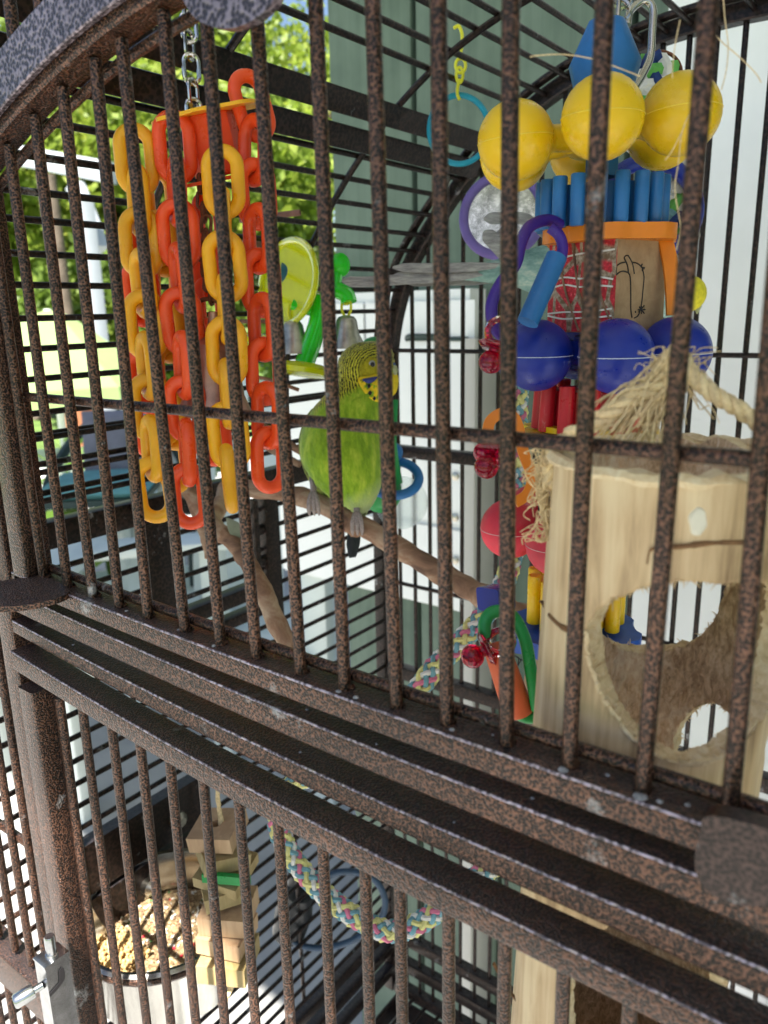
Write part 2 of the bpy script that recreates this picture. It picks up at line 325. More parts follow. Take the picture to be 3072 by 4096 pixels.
# ------------------------------------------------------------------ mesh helpers
def wo_(o): return V(tuple(o['wo'])) if o and 'wo' in o else V((0, 0, 0))
class MB:
    def __init__(self): self.v = []; self.f = []
    def add(self, vs, fs):
        o = len(self.v); self.v += [V(p) for p in vs]; self.f += [tuple(i+o for i in f) for f in fs]; return self
    def sweep(self, pts, prof, up=V((0, 0, 1)), closed=False, scales=None, caps=True):
        """sweep a closed 2-D profile [(a, b)] along pts: a along side, b along up"""
        pts = [V(p) for p in pts]; n = len(pts); k = len(prof); vs = []; prev = None
        for i, p in enumerate(pts):
            if closed: t = pts[(i+1) % n]-pts[i-1]
            else: t = pts[min(i+1, n-1)]-pts[max(i-1, 0)]
            if t.length < 1e-9: t = V((0, 0, 1))
            t.normalize()
            u = V(up) if up is not None else None
            if up is None:
                if prev is None:
                    u = V((0, 0, 1)) if abs(t.z) < .9 else V((1, 0, 0))
                else: u = prev
            u = (u-t*u.dot(t))
            if u.length < 1e-6: u = t.orthogonal()
            u.normalize(); prev = u
            s = t.cross(u)
            sc_ = 1 if scales is None else scales[i]
            vs += [p+(s*a+u*b)*sc_ for a, b in prof]
        fs = []
        for i in range(n if closed else n-1):
            j = (i+1) % n
            for q in range(k):
                r = (q+1) % k; fs.append((i*k+q, i*k+r, j*k+r, j*k+q))
        if not closed and caps:
            fs.append(tuple(range(k))[::-1]); fs.append(tuple((n-1)*k+q for q in range(k)))
        return self.add(vs, fs)
    def tube(self, pts, r, n=8, closed=False, up=None, flat=1, caps=True):
        rs = r if isinstance(r, (list, tuple)) else [r]*len(pts)
        return self.sweep(pts, [(math.cos(2*PI*q/n), flat*math.sin(2*PI*q/n)) for q in range(n)], up, closed, rs, caps)
    def beam(self, p0, p1, w, h, up=V((0, 0, 1)), c=1.2, seg=1):
        p0 = V(p0); p1 = V(p1); a, b = w/2, h/2
        prof = [(a, b-c), (a-c*.3, b-c*.3), (a-c, b), (-a+c, b), (-a+c*.3, b-c*.3), (-a, b-c), (-a, -b+c), (-a+c*.3, -b+c*.3), (-a+c, -b), (a-c, -b), (a-c*.3, -b+c*.3), (a, -b+c)]
        return self.sweep([p0+(p1-p0)*i/seg for i in range(seg+1)], prof, up)
    def box(self, c, s, R=None):
        c = V(c); vs = []
        for x in (-.5, .5):
            for y in (-.5, .5):
                for z in (-.5, .5):
                    p = V((x*s[0], y*s[1], z*s[2])); vs.append(c+(R @ p if R else p))
        return self.add(vs, [(0, 1, 3, 2), (4, 6, 7, 5), (0, 4, 5, 1), (2, 3, 7, 6), (0, 2, 6, 4), (1, 5, 7, 3)])
    def lathe(self, c, prof, n=24, axis=V((0, 0, 1)), closed=False):
        """prof [(r, h)] revolved about axis through c"""
        c = V(c); axis = V(axis).normalized(); a = axis.orthogonal().normalized(); b = axis.cross(a); vs = []
        for r, h in prof:
            for q in range(n):
                t = 2*PI*q/n; vs.append(c+axis*h+(a*math.cos(t)+b*math.sin(t))*max(r, .001))
        fs = []; k = len(prof)
        for i in range(k if closed else k-1):
            j = (i+1) % k
            for q in range(n):
                r_ = (q+1) % n; fs.append((i*n+q, i*n+r_, j*n+r_, j*n+q))
        if not closed: fs.append(tuple(range(n))[::-1]); fs.append(tuple((k-1)*n+q for q in range(n)))
        return self.add(vs, fs)
    def ball(self, c, r, n=24, m_=14, axis=V((0, 0, 1)), sq=1):
        return self.lathe(c, [(r*math.sin(PI*i/m_), -r*sq*math.cos(PI*i/m_)) for i in range(m_+1)], n, axis)
    def plate(self, pts, thick):
        """closed outline pts (planar loop) extruded by the vector thick"""
        n = len(pts); pts = [V(p) for p in pts]
        self.add(pts+[p+thick for p in pts], [tuple(range(n)), tuple(range(2*n-1, n-1, -1))]+[(i, i+n, (i+1) % n+n, (i+1) % n) for i in range(n)])
        return self
    def build(self, name, mat, parent=None, smooth=True, origin=None, local=False, **tags):
        o0 = V(origin) if origin is not None else V((0, 0, 0))
        base_ = wo_(parent)
        me = bpy.data.meshes.new(name)
        off = o0 if origin is not None else base_
        me.from_pydata([tuple((p if local else p-off)*S) for p in self.v], [], self.f); me.update()
        me.materials.append(MATS[mat])
        if smooth:
            me.polygons.foreach_set('use_smooth', [True]*len(me.polygons))
            try: me.set_sharp_from_angle(angle=math.radians(42))
            except Exception: pass
        o = bpy.data.objects.new(name, me); col.objects.link(o)
        if parent: o.parent = parent
        o.location = (off-base_)*S
        o['wo'] = tuple(off)
        for k, v_ in tags.items(): o[k] = v_
        return o
def thing(name, loc, label, category, group=None):
    o = bpy.data.objects.new(name, None); col.objects.link(o); o.location = V(loc)*S; o['wo'] = tuple(V(loc))
    o['label'] = label; o['category'] = category; o.empty_display_size = .01
    if group: o['group'] = group
    return o
def clone(o, name, loc, parent, rot=None, mat=None):
    c = o.copy(); c.name = name; col.objects.link(c); c.parent = parent
    c.location = (V(loc)-wo_(parent))*S; c['wo'] = tuple(V(loc))
    if rot is not None: c.rotation_euler = rot
    return c
def spline(pts, n=8, closed=False):
    pts = [V(p) for p in pts]; out = []; N = len(pts)
    for i in range(N if closed else N-1):
        if closed: p0, p1, p2, p3 = pts[i-1], pts[i], pts[(i+1) % N], pts[(i+2) % N]
        else: p0, p1, p2, p3 = pts[max(i-1, 0)], pts[i], pts[i+1], pts[min(i+2, N-1)]
        for j in range(n):
            t = j/n
            out.append(.5*((2*p1)+(p2-p0)*t+(2*p0-5*p1+4*p2-p3)*t*t+(3*p1-p0-3*p2+p3)*t**3))
    if not closed: out.append(pts[-1])
    return out
def circle(c, r, ax, ay, n=32, r2=None):
    r2 = r2 or r; return [V(c)+V(ax)*r*math.cos(2*PI*i/n)+V(ay)*r2*math.sin(2*PI*i/n) for i in range(n)]
def jit(s): return random.uniform(-s, s)
Z = V((0, 0, 1))

# ------------------------------------------------------------------ ground, house, roof, garden
GZ = -1050
def ground(name, x0, x1, y0, y1, z, mat):
    o = MB().add([(x0, y0, z), (x1, y0, z), (x1, y1, z), (x0, y1, z)], [(0, 1, 2, 3)]).build(name, mat, smooth=False); o['kind'] = 'structure'; return o
ground('ground', -90000, 90000, -90000, 90000, GZ-8, 'lawn')
ground('patio', -5200, 4000, -4000, 5200, GZ, 'concrete')
ground('road', -30000, -13500, -40000, 40000, GZ-4, 'concrete')
# paving slabs of the patio: raised joints are too far to see; a few slab edges near the cage
YW = 650
house = thing('house_wall', (300, YW+40, GZ), 'sage green grooved house wall behind the cage, rising out of the picture', 'wall')
x = -397.0; k = 0
while x < 1500:
    w = 124
    if not (x > 1300):
        MB().beam((x+w/2-3.5, YW+9, GZ), (x+w/2-3.5, YW+9, 2300), w-7, 18, V((0, -1, 0)), 1.5).build('plank', 'sage_siding', house)
    x += w
MB().box((550, YW+30, 625), (1900, 20, 3340)).build('backing_board', 'sage_siding', house)
MB().box((-396, YW+330, 625), (22, 620, 3340)).build('end_board', 'sage_siding', house)
tr = thing('corner_trim', (60, YW-20, GZ), 'white vertical trim boards on the right side of the sage green wall', 'trim')
MB().beam((95, YW-16, GZ), (95, YW-16, 2300), 168, 28, V((0, -1, 0)), 4).build('board', 'white_paint', tr)
MB().beam((198, YW-24, GZ), (198, YW-24, 2300), 36, 46, V((0, -1, 0)), 8).build('board', 'white_paint', tr)
MB().beam((330, YW-12, GZ), (330, YW-12, 2300), 226, 22, V((0, -1, 0)), 4).build('board', 'white_paint', tr)
MB().beam((460, YW-20, GZ), (460, YW-20, 2300), 32, 40, V((0, -1, 0)), 6).build('board', 'white_paint', tr)
cab = thing('white_cabinet', (-330, YW-30, -257), 'white wall cabinet mounted low on the sage green wall, edge lit cream', 'cabinet')
MB().box((-332, YW-17, -69), (300, 34, 374)).build('body', 'white_paint', cab)
MB().box((-400, YW-37, -20), (150, 5, 252)).build('door', 'white_paint', cab)
MB().box((-247, YW-37, -20), (148, 5, 252)).build('door', 'white_paint', cab)
MB().box((-332, YW-37, -203), (298, 5, 98)).build('drawer_front', 'white_paint', cab)
MB().beam((-181, YW-40, 65), (-261, YW-40, 65), 5, 5).build('hinge_bar', 'dark_metal', cab)
MB().tube(spline([(-262, YW-40, 64), (-256, YW-46, 68), (-236, YW-52, 69), (-212, YW-46, 68), (-206, YW-40, 64)], 5), 2.5).build('handle', 'dark_metal', cab)
for (u, v) in ((1820, 1905), (1875, 1908), (1818, 2070), (1878, 2080), (1820, 2240), (1868, 2245)):
    p = at(u, v, 1, YW-41); MB().lathe(p, [(0, -2), (4, -2), (5, 1), (0, 3)], 12, V((0, -1, 0))).build('bolt', 'worn_steel', cab)
post = MB().beam((-172, YW-30, GZ), (-172, YW-30, 66), 19, 50, V((0, -1, 0)), 2).build('shaded_strip', 'shade_taupe')  # taupe strip paints the shadowed side of the white cabinet
post['label'] = 'narrow strip at the right edge of the white cabinet, painted taupe as its shaded side'; post['category'] = 'post'  # post is only the strip painting the cabinet's shaded side

# patio roof whose edge shades the upper half of the cage
ez = 1500.0
def edge_pt(x, zb): t = (ez-zb)/TO_SUN.z; return V((x, 0, zb))+TO_SUN*t
ea = edge_pt(-20, -42); eb = edge_pt(176, -73); ed = (eb-ea); ed.z = 0; ed.normalize()
back_y = YW+300
roof = thing('patio_roof', (0, 0, ez), 'flat pale boarded patio roof joined to the sage green wall', 'roof')
p0 = ea-ed*1900; p1 = ea+ed*4200
nb = 24
for i in range(nb):
    a = i/nb; b_ = (i+1)/nb-.0006
    q0 = p0+(p1-p0)*a; q1 = p0+(p1-p0)*b_
    MB().plate([q0, q1, V((q1.x, back_y, ez)), V((q0.x, back_y, ez))], V((0, 0, 22))).build('board', 'roof_boards', roof, False)
MB().beam(p0+V((0, -15, 12)), p1+V((0, -15, 12)), 30, 24).build('fascia', 'white_paint', roof)

# garden trees
def tree(loc, h, cr, cz, mat, label, nleaf=9000, lsz=70, seed=0, sq=(1, 1, .8), category='tree', name='broadleaf_tree'):
    rs = np.random.RandomState(seed); rd = random.Random(seed)
    t = thing(name, loc, label, category, 'trees around the garden')
    L = V(loc); mb = MB(); top = L+V((0, 0, cz))
    mb.tube(spline([L, L+V((rd.uniform(-80, 80), 0, cz*.5)), top], 4), [cr*.075, cr*.07, cr*.065, cr*.06, cr*.055, cr*.05, cr*.045, cr*.04, cr*.035], 8)
    cl = []
    for i in range(16):
        d = V((rd.gauss(0, 1), rd.gauss(0, 1), rd.gauss(0, .8))).normalized()*rd.uniform(.35, .85)*cr
        c = top+V((d.x*sq[0], d.y*sq[1], d.z*sq[2])); cl.append(c)
        mb.tube([L+V((0, 0, cz*rd.uniform(.55, .95))), (top+c)/2+V((0, 0, -cr*.06)), c], [cr*.03, cr*.018, cr*.006], 5)
    mb.build('trunk', 'trunk_bark', t)
    cls = np.array([list(c) for c in cl]); idx = rs.randint(0, len(cl), nleaf)
    P = cls[idx]+rs.normal(0, 1, (nleaf, 3))*cr*np.array([.2, .2, .15])
    A = rs.normal(0, 1, (nleaf, 3)); A /= np.linalg.norm(A, axis=1)[:, None]
    B = rs.normal(0, 1, (nleaf, 3)); B -= (B*A).sum(1)[:, None]*A; B /= np.linalg.norm(B, axis=1)[:, None]
    s = lsz*rs.uniform(.6, 1.4, (nleaf, 1))
    vs = np.stack([P-A*s, P+B*s*.55, P+A*s, P-B*s*.55], 1).reshape(-1, 3)
    me = bpy.data.meshes.new('crown'); me.vertices.add(len(vs)); me.vertices.foreach_set('co', ((vs-np.array(list(L)))*S).ravel())
    me.loops.add(nleaf*4); me.loops.foreach_set('vertex_index', np.arange(nleaf*4, dtype=np.int32))
    me.polygons.add(nleaf); me.polygons.foreach_set('loop_start', np.arange(0, nleaf*4, 4, dtype=np.int32)); me.update(calc_edges=True)
    me.materials.append(MATS[mat]); o = bpy.data.objects.new('crown', me); col.objects.link(o); o.parent = t
    return t
def gp(u, dist, z=GZ): p = dp(u, 1300, dist); return V((p.x, p.y, z))
tree(gp(120, 9000), 5000, 1500, 2500, 'leaf_fresh', 'leafy tree at the left edge of the garden, partly behind the pale grey pergola', seed=1)
tree(gp(520, 10500), 5000, 1700, 2900, 'leaf_fresh', 'tall bright green tree behind the hanging plastic chains', seed=2)
tree(gp(980, 9500), 5000, 1550, 2600, 'leaf_fresh', 'bright green tree standing between the chains and the house wall', seed=3)
tree(gp(1280, 12500), 6000, 1900, 4200, 'leaf_fresh', 'yellow green tree rising right beside the house wall edge', seed=4)
tree(gp(700, 13500), 7000, 2000, 5600, 'leaf_fresh', 'tallest tree with pale foliage against the sky', seed=5)
tree(gp(330, 8200), 3000, 750, 1150, 'leaf_dark', 'low dark green tree behind the pale grey pergola post', 6000, 60, seed=6)
tree(gp(-150, 11000), 7000, 1900, 4300, 'leaf_dark', 'dark tree cut off by the left edge of the picture', seed=7)
tree(gp(760, 8600), 3000, 900, 900, 'leaf_dark', 'low dark shrub tree under the bright green trees', 6000, 60, seed=8)
tree(gp(1200, 9000), 3000, 950, 1000, 'leaf_dark', 'dark bushy tree low behind the green plastic toy', 6000, 60, seed=9)
# dark trunk seen between the bars
tk = gp(255, 7400); MB().tube(spline([tk, tk+V((30, 0, 900)), tk+V((0, 0, 2400))], 4), [85]*9, 10).build('tree_trunk', 'trunk_bark', None, label='bare grey brown tree trunk left of the pale grey pergola post', category='tree trunk')

# pale grey pergola
simple('pergola_paint', (.36, .39, .42), .6, var=.06, vscale=8)
pg = thing('pergola', gp(370, 4300), 'pale grey pergola with square post and slanting top beams in the garden', 'pergola')
b0 = gp(385, 4300)
MB().beam(b0, V((b0.x, b0.y, GZ+1750)), 85, 85, V((0, 1, 0)), 8).build('post', 'pergola_paint', pg)
q = dp(330, 700, 4300)
MB().beam(dp(60, 620, 4500), dp(440, 690, 4250), 110, 110).build('beam', 'pergola_paint', pg)
MB().beam(dp(400, 1000, 4300), dp(300, 740, 4300), 70, 90).build('brace', 'pergola_paint', pg)
# parked car
cp = gp(440, 15500); car = thing('parked_car', cp, 'grey car parked far off beyond the lawn, two bright reflections on it', 'car')
dx = V((.55, .83, 0)); nrm = V((-.83, .55, 0))
def carpt(a, z): return cp+dx*a+V((0, 0, z))
side = [(-2000, 300), (-2050, 700), (-1500, 850), (-1000, 1350), (500, 1380), (1100, 900), (1950, 780), (2050, 350)]
MB().plate([carpt(a, z)-nrm*800 for a, z in side], nrm*1600).build('body', 'car_paint', car)
MB().plate([carpt(a, z)-nrm*815 for a, z in ((-1300, 880), (-930, 1280), (440, 1300), (950, 900))], nrm*1630).build('window', 'car_glass', car)
for a in (-1250, 1250):
    for s_ in (-1, 1): MB().lathe(carpt(a, 330)+nrm*s_*740, [(0, -90), (320, -90), (330, 90), (0, 90)], 18, nrm).build('wheel', 'black_plastic', car)
# planter with red flowers
fp = gp(300, 6500); fl = thing('flower_planter', fp, 'planter of red flowers standing left of the pergola post', 'planter')
MB().lathe(fp, [(150, 0), (210, 500), (190, 500), (150, 60)], 16).build('pot', 'terracotta', fl)
mb = MB()
for i in range(70):
    c = fp+V((jit(210), jit(210), 640+jit(150)))
    mb.ball(c, random.uniform(25, 45), 6, 4)
mb.build('blossom', 'petal_red', fl)
mb = MB()
for i in range(160):
    c = fp+V((jit(220), jit(220), 560+jit(140))); d = V((jit(1), jit(1), jit(1))).normalized()*70; e = d.orthogonal().normalized()*25
    mb.add([c-d, c+e, c+d, c-e], [(0, 1, 2, 3)])
mb.build('foliage', 'leaf_plant', fl, False)
# green garden parasol, half closed, and leafy plants
ub = dp(230, 1560, 3300); ug = V((ub.x, ub.y, GZ)); um = thing('garden_parasol', ug, 'pale green garden parasol beyond the left side of the cage', 'parasol')
MB().lathe(V((ub.x, ub.y, ub.z)), [(0, 330), (90, 300), (430, 30), (440, -40), (425, -40), (80, 280), (0, 300)], 8).build('canopy', 'canvas_green', um, False)
MB().tube([ug, V((ub.x, ub.y, ub.z+330))], 16, 8).build('pole', 'white_paint', um)
# patio chair with dark hoop frame and cushions
def cushion(c, s, R, mat, name, par):
    mb = MB(); n = 12
    for i in range(n+1):
        pass
    vs = []; fs = []
    N = 10
    for k_ in (1, -1):
        for i in range(N+1):
            for j in range(N+1):
                a = i/N*2-1; b__ = j/N*2-1; h = (max(0, 1-abs(a)**4)*max(0, 1-abs(b__)**4))**.5
                vs.append(V(c)+R @ V((a*s[0]/2, b__*s[1]/2, k_*h*s[2]/2)))
        o_ = 0 if k_ == 1 else (N+1)**2
        for i in range(N):
            for j in range(N):
                q_ = o_+i*(N+1)+j; f_ = (q_, q_+1, q_+N+2, q_+N+1); fs.append(f_ if k_ == 1 else f_[::-1])
    return MB().add(vs, fs).build(name, mat, par)
ch = gp(420, 2300); chair = thing('patio_chair', ch, 'patio chair with a dark hoop frame, slate back cushion and teal seat cushion', 'chair')
yaw = Matrix.Rotation(.75, 3, 'Z')
A = dp(150, 2080, 2250); B = dp(560, 1660, 2250)
arc = spline([dp(150, 2100, 2250), dp(210, 1890, 2250), dp(330, 1720, 2250), dp(470, 1665, 2250), dp(620, 1700, 2250), dp(730, 1850, 2250), dp(760, 2060, 2250)], 6)
MB().tube(arc, 15, 8).build('hoop', 'dark_metal', chair)
for uu in (150, 760):
    p = dp(uu, 2095, 2250); MB().tube([p, V((p.x, p.y, GZ))], 15, 8).build('leg', 'dark_metal', chair)
cushion(dp(500, 1775, 2220), (230, 190, 60), yaw @ Matrix.Rotation(1.35, 3, 'X'), 'slate_cushion', 'back_cushion', chair)
cushion(dp(400, 1940, 2120), (290, 250, 60), yaw, 'teal_cushion', 'seat_cushion', chair)
MB().box(dp(400, 1975, 2130), (280, 250, 18), yaw).build('seat_frame', 'dark_metal', chair)
# garden table: bright top
tb = gp(130, 3000); table = thing('patio_table', tb, 'round white patio table in full sun behind the left bars', 'table')
tz = dp(130, 1900, 3000).z
MB().lathe(V((tb.x, tb.y, tz)), [(0, -25), (520, -25), (530, -12), (520, 0), (0, 0)], 40).build('table_top', 'white_paint', table)
MB().tube([tb, V((tb.x, tb.y, tz-20))], 40, 12).build('pedestal', 'white_paint', table)
# leafy pot plants just left of the cage
def plant(loc, n, h, spread, label, seed, lw=.38):
    rd = random.Random(seed); t = thing('potted_plant', loc, label, 'plant', 'potted plants left of the cage'); L = V(loc)
    MB().lathe(L, [(70, 0), (110, 190), (95, 190), (85, 150), (0, 150)], 20).build('pot', 'pale_paint', t)
    st = MB()
    for i in range(n):
        a = rd.uniform(0, 2*PI); r = spread*rd.uniform(.3, 1); tip = L+V((math.cos(a)*r, math.sin(a)*r, h*rd.uniform(.5, 1)))
        st.tube(spline([L+V((0, 0, 150)), L+V((0, 0, 150+(tip.z-L.z-150)*.6)), tip], 4), 3, 5)
        d = (V((math.cos(a), math.sin(a), rd.uniform(-.8, .3)))).normalized(); ln = rd.uniform(90, 170); w = ln*lw
        sd = d.cross(Z).normalized(); vs = []; fs = []
        K = 7
        for q_ in range(K):
            f_ = q_/(K-1); ww = w*math.sin(PI*(.08+.92*f_)**.75)*(1+.25*(q_ % 2)); c = tip+d*ln*f_+V((0, 0, -ln*.35*f_*f_))
            vs += [c-sd*ww+V((0, 0, -ww*.2)), c, c+sd*ww+V((0, 0, -ww*.2))]
        for q_ in range(K-1):
            b__ = q_*3; fs += [(b__, b__+1, b__+4, b__+3), (b__+1, b__+2, b__+5, b__+4)]
        MB().add(vs, fs).build('leaf', 'leaf_plant', t)
    st.build('stem', 'leaf_plant', t)
for (u, n, h, lab, sd) in ((330, 40, 760, 'potted plant with large lobed leaves just below the side rail', 11),
                           (540, 30, 640, 'smaller leafy potted plant behind the feeder door post', 12),
                           (90, 30, 560, 'leafy potted plant at the left edge below the cage corner', 13)):
    plant(gp(u, 2650+sd*8), n, h, 260, lab, sd)
# pale slatted garden chairs
def slat_chair(u, v, d, label, yawv):
    p = dp(u, v, d); L = V((p.x, p.y, GZ)); t = thing('slatted_chair', L, label, 'chair', 'pale slatted garden chairs')
    R = Matrix.Rotation(yawv, 3, 'Z')
    for i in range(6): MB().beam(L+R @ V((-230+i*92, 180, 330)), L+R @ V((-260+i*104, 420, 1010-abs(i-2.5)*40)), 70, 16, R @ V((0, -1, .3)), 3).build('slat', 'pale_paint', t)
    for i in range(6): MB().beam(L+R @ V((-260, -300+i*85, 380-i*8)), L+R @ V((260, -300+i*85, 380-i*8)), 70, 16, Z, 3).build('slat', 'pale_paint', t)
    for s_ in (-1, 1):
        MB().beam(L+R @ V((s_*290, -300, 0)), L+R @ V((s_*290, -300, 600)), 70, 30, Z+V((0, 1, 0)), 3).build('leg', 'pale_paint', t)
        MB().beam(L+R @ V((s_*290, 250, 0)), L+R @ V((s_*290, 250, 590)), 70, 30, Z+V((0, 1, 0)), 3).build('leg', 'pale_paint', t)
        MB().beam(L+R @ V((s_*290, -350, 610)), L+R @ V((s_*290, 330, 600)), 110, 22, Z, 3).build('armrest', 'pale_paint', t)
slat_chair(840, 2350, 2050, 'pale slatted garden chair seen through the feeder door opening', .7)
slat_chair(500, 2900, 2300, 'pale slatted garden chair low behind the left wall of the cage', 2.4)

# ------------------------------------------------------------------ the cage
CX0, CD = -145.0, 405.0
cage = thing('bird_cage', (130, 200, -600), 'large dome topped bird cage in hammered dark copper paint', 'bird cage')
TUBES_R = (0.0, -6.8, -11.4, -18.8, -26.1, -32.8, -38.8, -46.5)
def edge_z(i, x):
    """height of rail edge i on the front face: the rails rise a little at their left ends"""
    zr = TUBES_R[i]; dl = (2.4, 2.8, 4.2, 3.6, 5.2, 5.9, 6.7, 6.5)[i]
    t = max(0, (175-x)/135); return zr+dl*t**1.7
def rail(i, x0, x1, yf, depth, name, par, mat='hammered', c=1.0):
    n = 18; vs = []; fs = []; k = 16
    for q in range(n+1):
        x = x0+(x1-x0)*q/n; zt = edge_z(i, x); zb = edge_z(i+1, x)
        y0, y1 = yf, yf+depth
        prof = []
        for cy_, cz_, a0 in ((y1-c, zt-c, 90), (y1-c, zb+c, 0), (y0+c, zb+c, -90), (y0+c, zt-c, -180)):
            for q_ in range(4):
                a_ = math.radians(a0-30*q_); prof.append((cy_+c*math.cos(a_), cz_+c*math.sin(a_)))
        vs += [V((x, a, b)) for a, b in prof]
    for q in range(n):
        for r in range(k): s_ = (r+1) % k; fs.append((q*k+r, q*k+s_, (q+1)*k+s_, (q+1)*k+r))
    fs += [tuple(range(k))[::-1], tuple(n*k+r for r in range(k))]
    r_o = MB().add(vs, fs).build(name, mat, par)
    if par == cage:
        MB().tube([(x0+(x1-x0)*q/60, yf+.28, edge_z(i, x0+(x1-x0)*q/60)-.30) for q in range(61)], .38, 6).build('edge_highlight', 'edge_highlight', r_o if name.endswith('door') else cage)  # thin pale strip painting a highlight line along the front top edge
    return r_o
def wire(p0, p1, r=1.9, mat='hammered', par=None, name='bar', n=10):
    return MB().tube([p0, p1], r, n).build(name, mat, par or cage)
# vault profile, left half, mirrored about x = 130
HP = [(-142, -20), (-140, 10), (-137.5, 40), (-134.5, 65), (-130.5, 86), (-124, 107), (-114.5, 130), (-101, 149), (-86, 167), (-66, 188), (-36, 214), (0, 236), (35, 250), (70, 258.5), (100, 262), (130, 263)]
prof_pts = spline([V((x, 0, z)) for x, z in HP], 8); prof_pts = prof_pts+[V((260-p.x, 0, p.z)) for p in reversed(prof_pts[:-1])]
def vault(y, off=0):
    out = []
    for i, p in enumerate(prof_pts):
        t = (prof_pts[min(i+1, len(prof_pts)-1)]-prof_pts[max(i-1, 0)]).normalized(); nrm_ = V((-t.z, 0, t.x))
        out.append(V((p.x, y, p.z))+nrm_*off)
    return out
# frame posts and rails
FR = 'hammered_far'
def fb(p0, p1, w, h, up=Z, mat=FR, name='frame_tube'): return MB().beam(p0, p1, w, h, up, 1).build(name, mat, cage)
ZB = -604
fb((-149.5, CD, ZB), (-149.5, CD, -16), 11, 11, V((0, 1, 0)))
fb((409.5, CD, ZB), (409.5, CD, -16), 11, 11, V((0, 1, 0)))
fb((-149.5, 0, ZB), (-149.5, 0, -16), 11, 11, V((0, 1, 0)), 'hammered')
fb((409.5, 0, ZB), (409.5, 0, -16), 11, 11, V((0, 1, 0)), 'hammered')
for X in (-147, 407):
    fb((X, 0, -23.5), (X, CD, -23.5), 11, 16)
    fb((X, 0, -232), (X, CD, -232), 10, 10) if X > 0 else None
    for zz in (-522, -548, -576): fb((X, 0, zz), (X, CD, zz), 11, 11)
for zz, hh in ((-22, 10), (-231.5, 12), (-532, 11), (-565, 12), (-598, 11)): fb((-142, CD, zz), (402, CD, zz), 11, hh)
# vault arches front, back and two wires between
def sweep_arch(y, w, h, mat, name, off=0, rnd=False, r=1.9):
    if rnd: return MB().tube(vault(y, off), r, 8, up=V((0, 1, 0))).build(name, mat, cage)
    pr = [(w/2-1, h/2), (-w/2+1, h/2), (-w/2, h/2-1), (-w/2, -h/2+1), (-w/2+1, -h/2), (w/2-1, -h/2), (w/2, -h/2+1), (w/2, h/2-1)]
    return MB().sweep(vault(y, off), pr, V((0, 1, 0))).build(name, mat, cage)
sweep_arch(CD, 11, 11, FR, 'arch_frame')
sweep_arch(CD-14, 3, 9, FR, 'arch_frame', 5)
sweep_arch(0, 9, 9, 'hammered', 'arch_frame')
for y in (140, 275): sweep_arch(y, 0, 0, FR, 'arch_wire', -2.5, True, 2.0)
# vault bars along y
acc = 0; last = prof_pts[0]; step = 16.6; vb = []
for p in prof_pts:
    acc += (p-last).length; last = p
    if acc >= step: acc -= step; vb.append(p.copy())
for p in vb:
    if -62 < p.x < -20 or 280 < p.x < 322: continue
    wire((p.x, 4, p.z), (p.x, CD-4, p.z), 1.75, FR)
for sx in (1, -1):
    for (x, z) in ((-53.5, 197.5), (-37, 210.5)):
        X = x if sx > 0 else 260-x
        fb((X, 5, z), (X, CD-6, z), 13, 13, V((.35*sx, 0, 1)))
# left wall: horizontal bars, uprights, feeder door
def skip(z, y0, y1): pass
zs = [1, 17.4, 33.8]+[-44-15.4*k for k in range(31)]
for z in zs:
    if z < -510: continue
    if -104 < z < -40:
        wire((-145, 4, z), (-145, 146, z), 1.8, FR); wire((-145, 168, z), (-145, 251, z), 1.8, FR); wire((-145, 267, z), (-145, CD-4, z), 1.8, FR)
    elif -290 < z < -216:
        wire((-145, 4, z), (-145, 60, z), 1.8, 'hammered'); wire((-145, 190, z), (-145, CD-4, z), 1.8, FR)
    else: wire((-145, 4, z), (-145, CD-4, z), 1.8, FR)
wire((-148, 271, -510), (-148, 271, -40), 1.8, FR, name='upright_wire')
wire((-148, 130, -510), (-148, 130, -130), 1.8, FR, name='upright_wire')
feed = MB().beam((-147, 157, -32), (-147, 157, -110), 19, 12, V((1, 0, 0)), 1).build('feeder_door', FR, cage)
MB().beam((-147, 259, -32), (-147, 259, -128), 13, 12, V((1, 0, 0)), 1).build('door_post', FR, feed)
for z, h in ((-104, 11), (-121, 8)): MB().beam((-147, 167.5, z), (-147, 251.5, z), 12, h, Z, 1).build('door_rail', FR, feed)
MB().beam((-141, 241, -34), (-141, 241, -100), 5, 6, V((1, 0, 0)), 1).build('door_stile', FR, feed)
for z in (-60, -84): MB().lathe((-146, 247.5, z), [(4, -5), (4, 5)], 10, V((0, 1, 0))).build('hinge', FR, feed)
# bowl frame: a wide bent plate hanging on the left wall
bf = MB().plate([(-143, 60, -226), (-143, 176, -226), (-143, 176, -262), (-143, 60, -262)], V((-10, 0, 0))).build('bowl_frame', FR, cage, False)
MB().plate([(-143, 60, -266), (-143, 176, -266), (-143, 176, -330), (-143, 60, -330)], V((-8, 0, 0))).build('frame_plate', FR, bf, False)
MB().tube([(-134, 172, -228), (-134, 172, -320)], 2, 8).build('frame_wire', FR, bf)
MB().tube(circle((-99, 103, -268), 53.5, V((1, 0, 0)), V((0, 1, 0)), 40), 2.4, 8, True).build('bowl_ring', 'hammered', bf)
for (y, z) in ((150, -246), (122, -282)): MB().lathe((-140, y, z), [(0, -3), (6, -3), (6, 2), (3, 5), (0, 5)], 12, V((1, 0, 0))).build('bolt', 'worn_steel', bf)
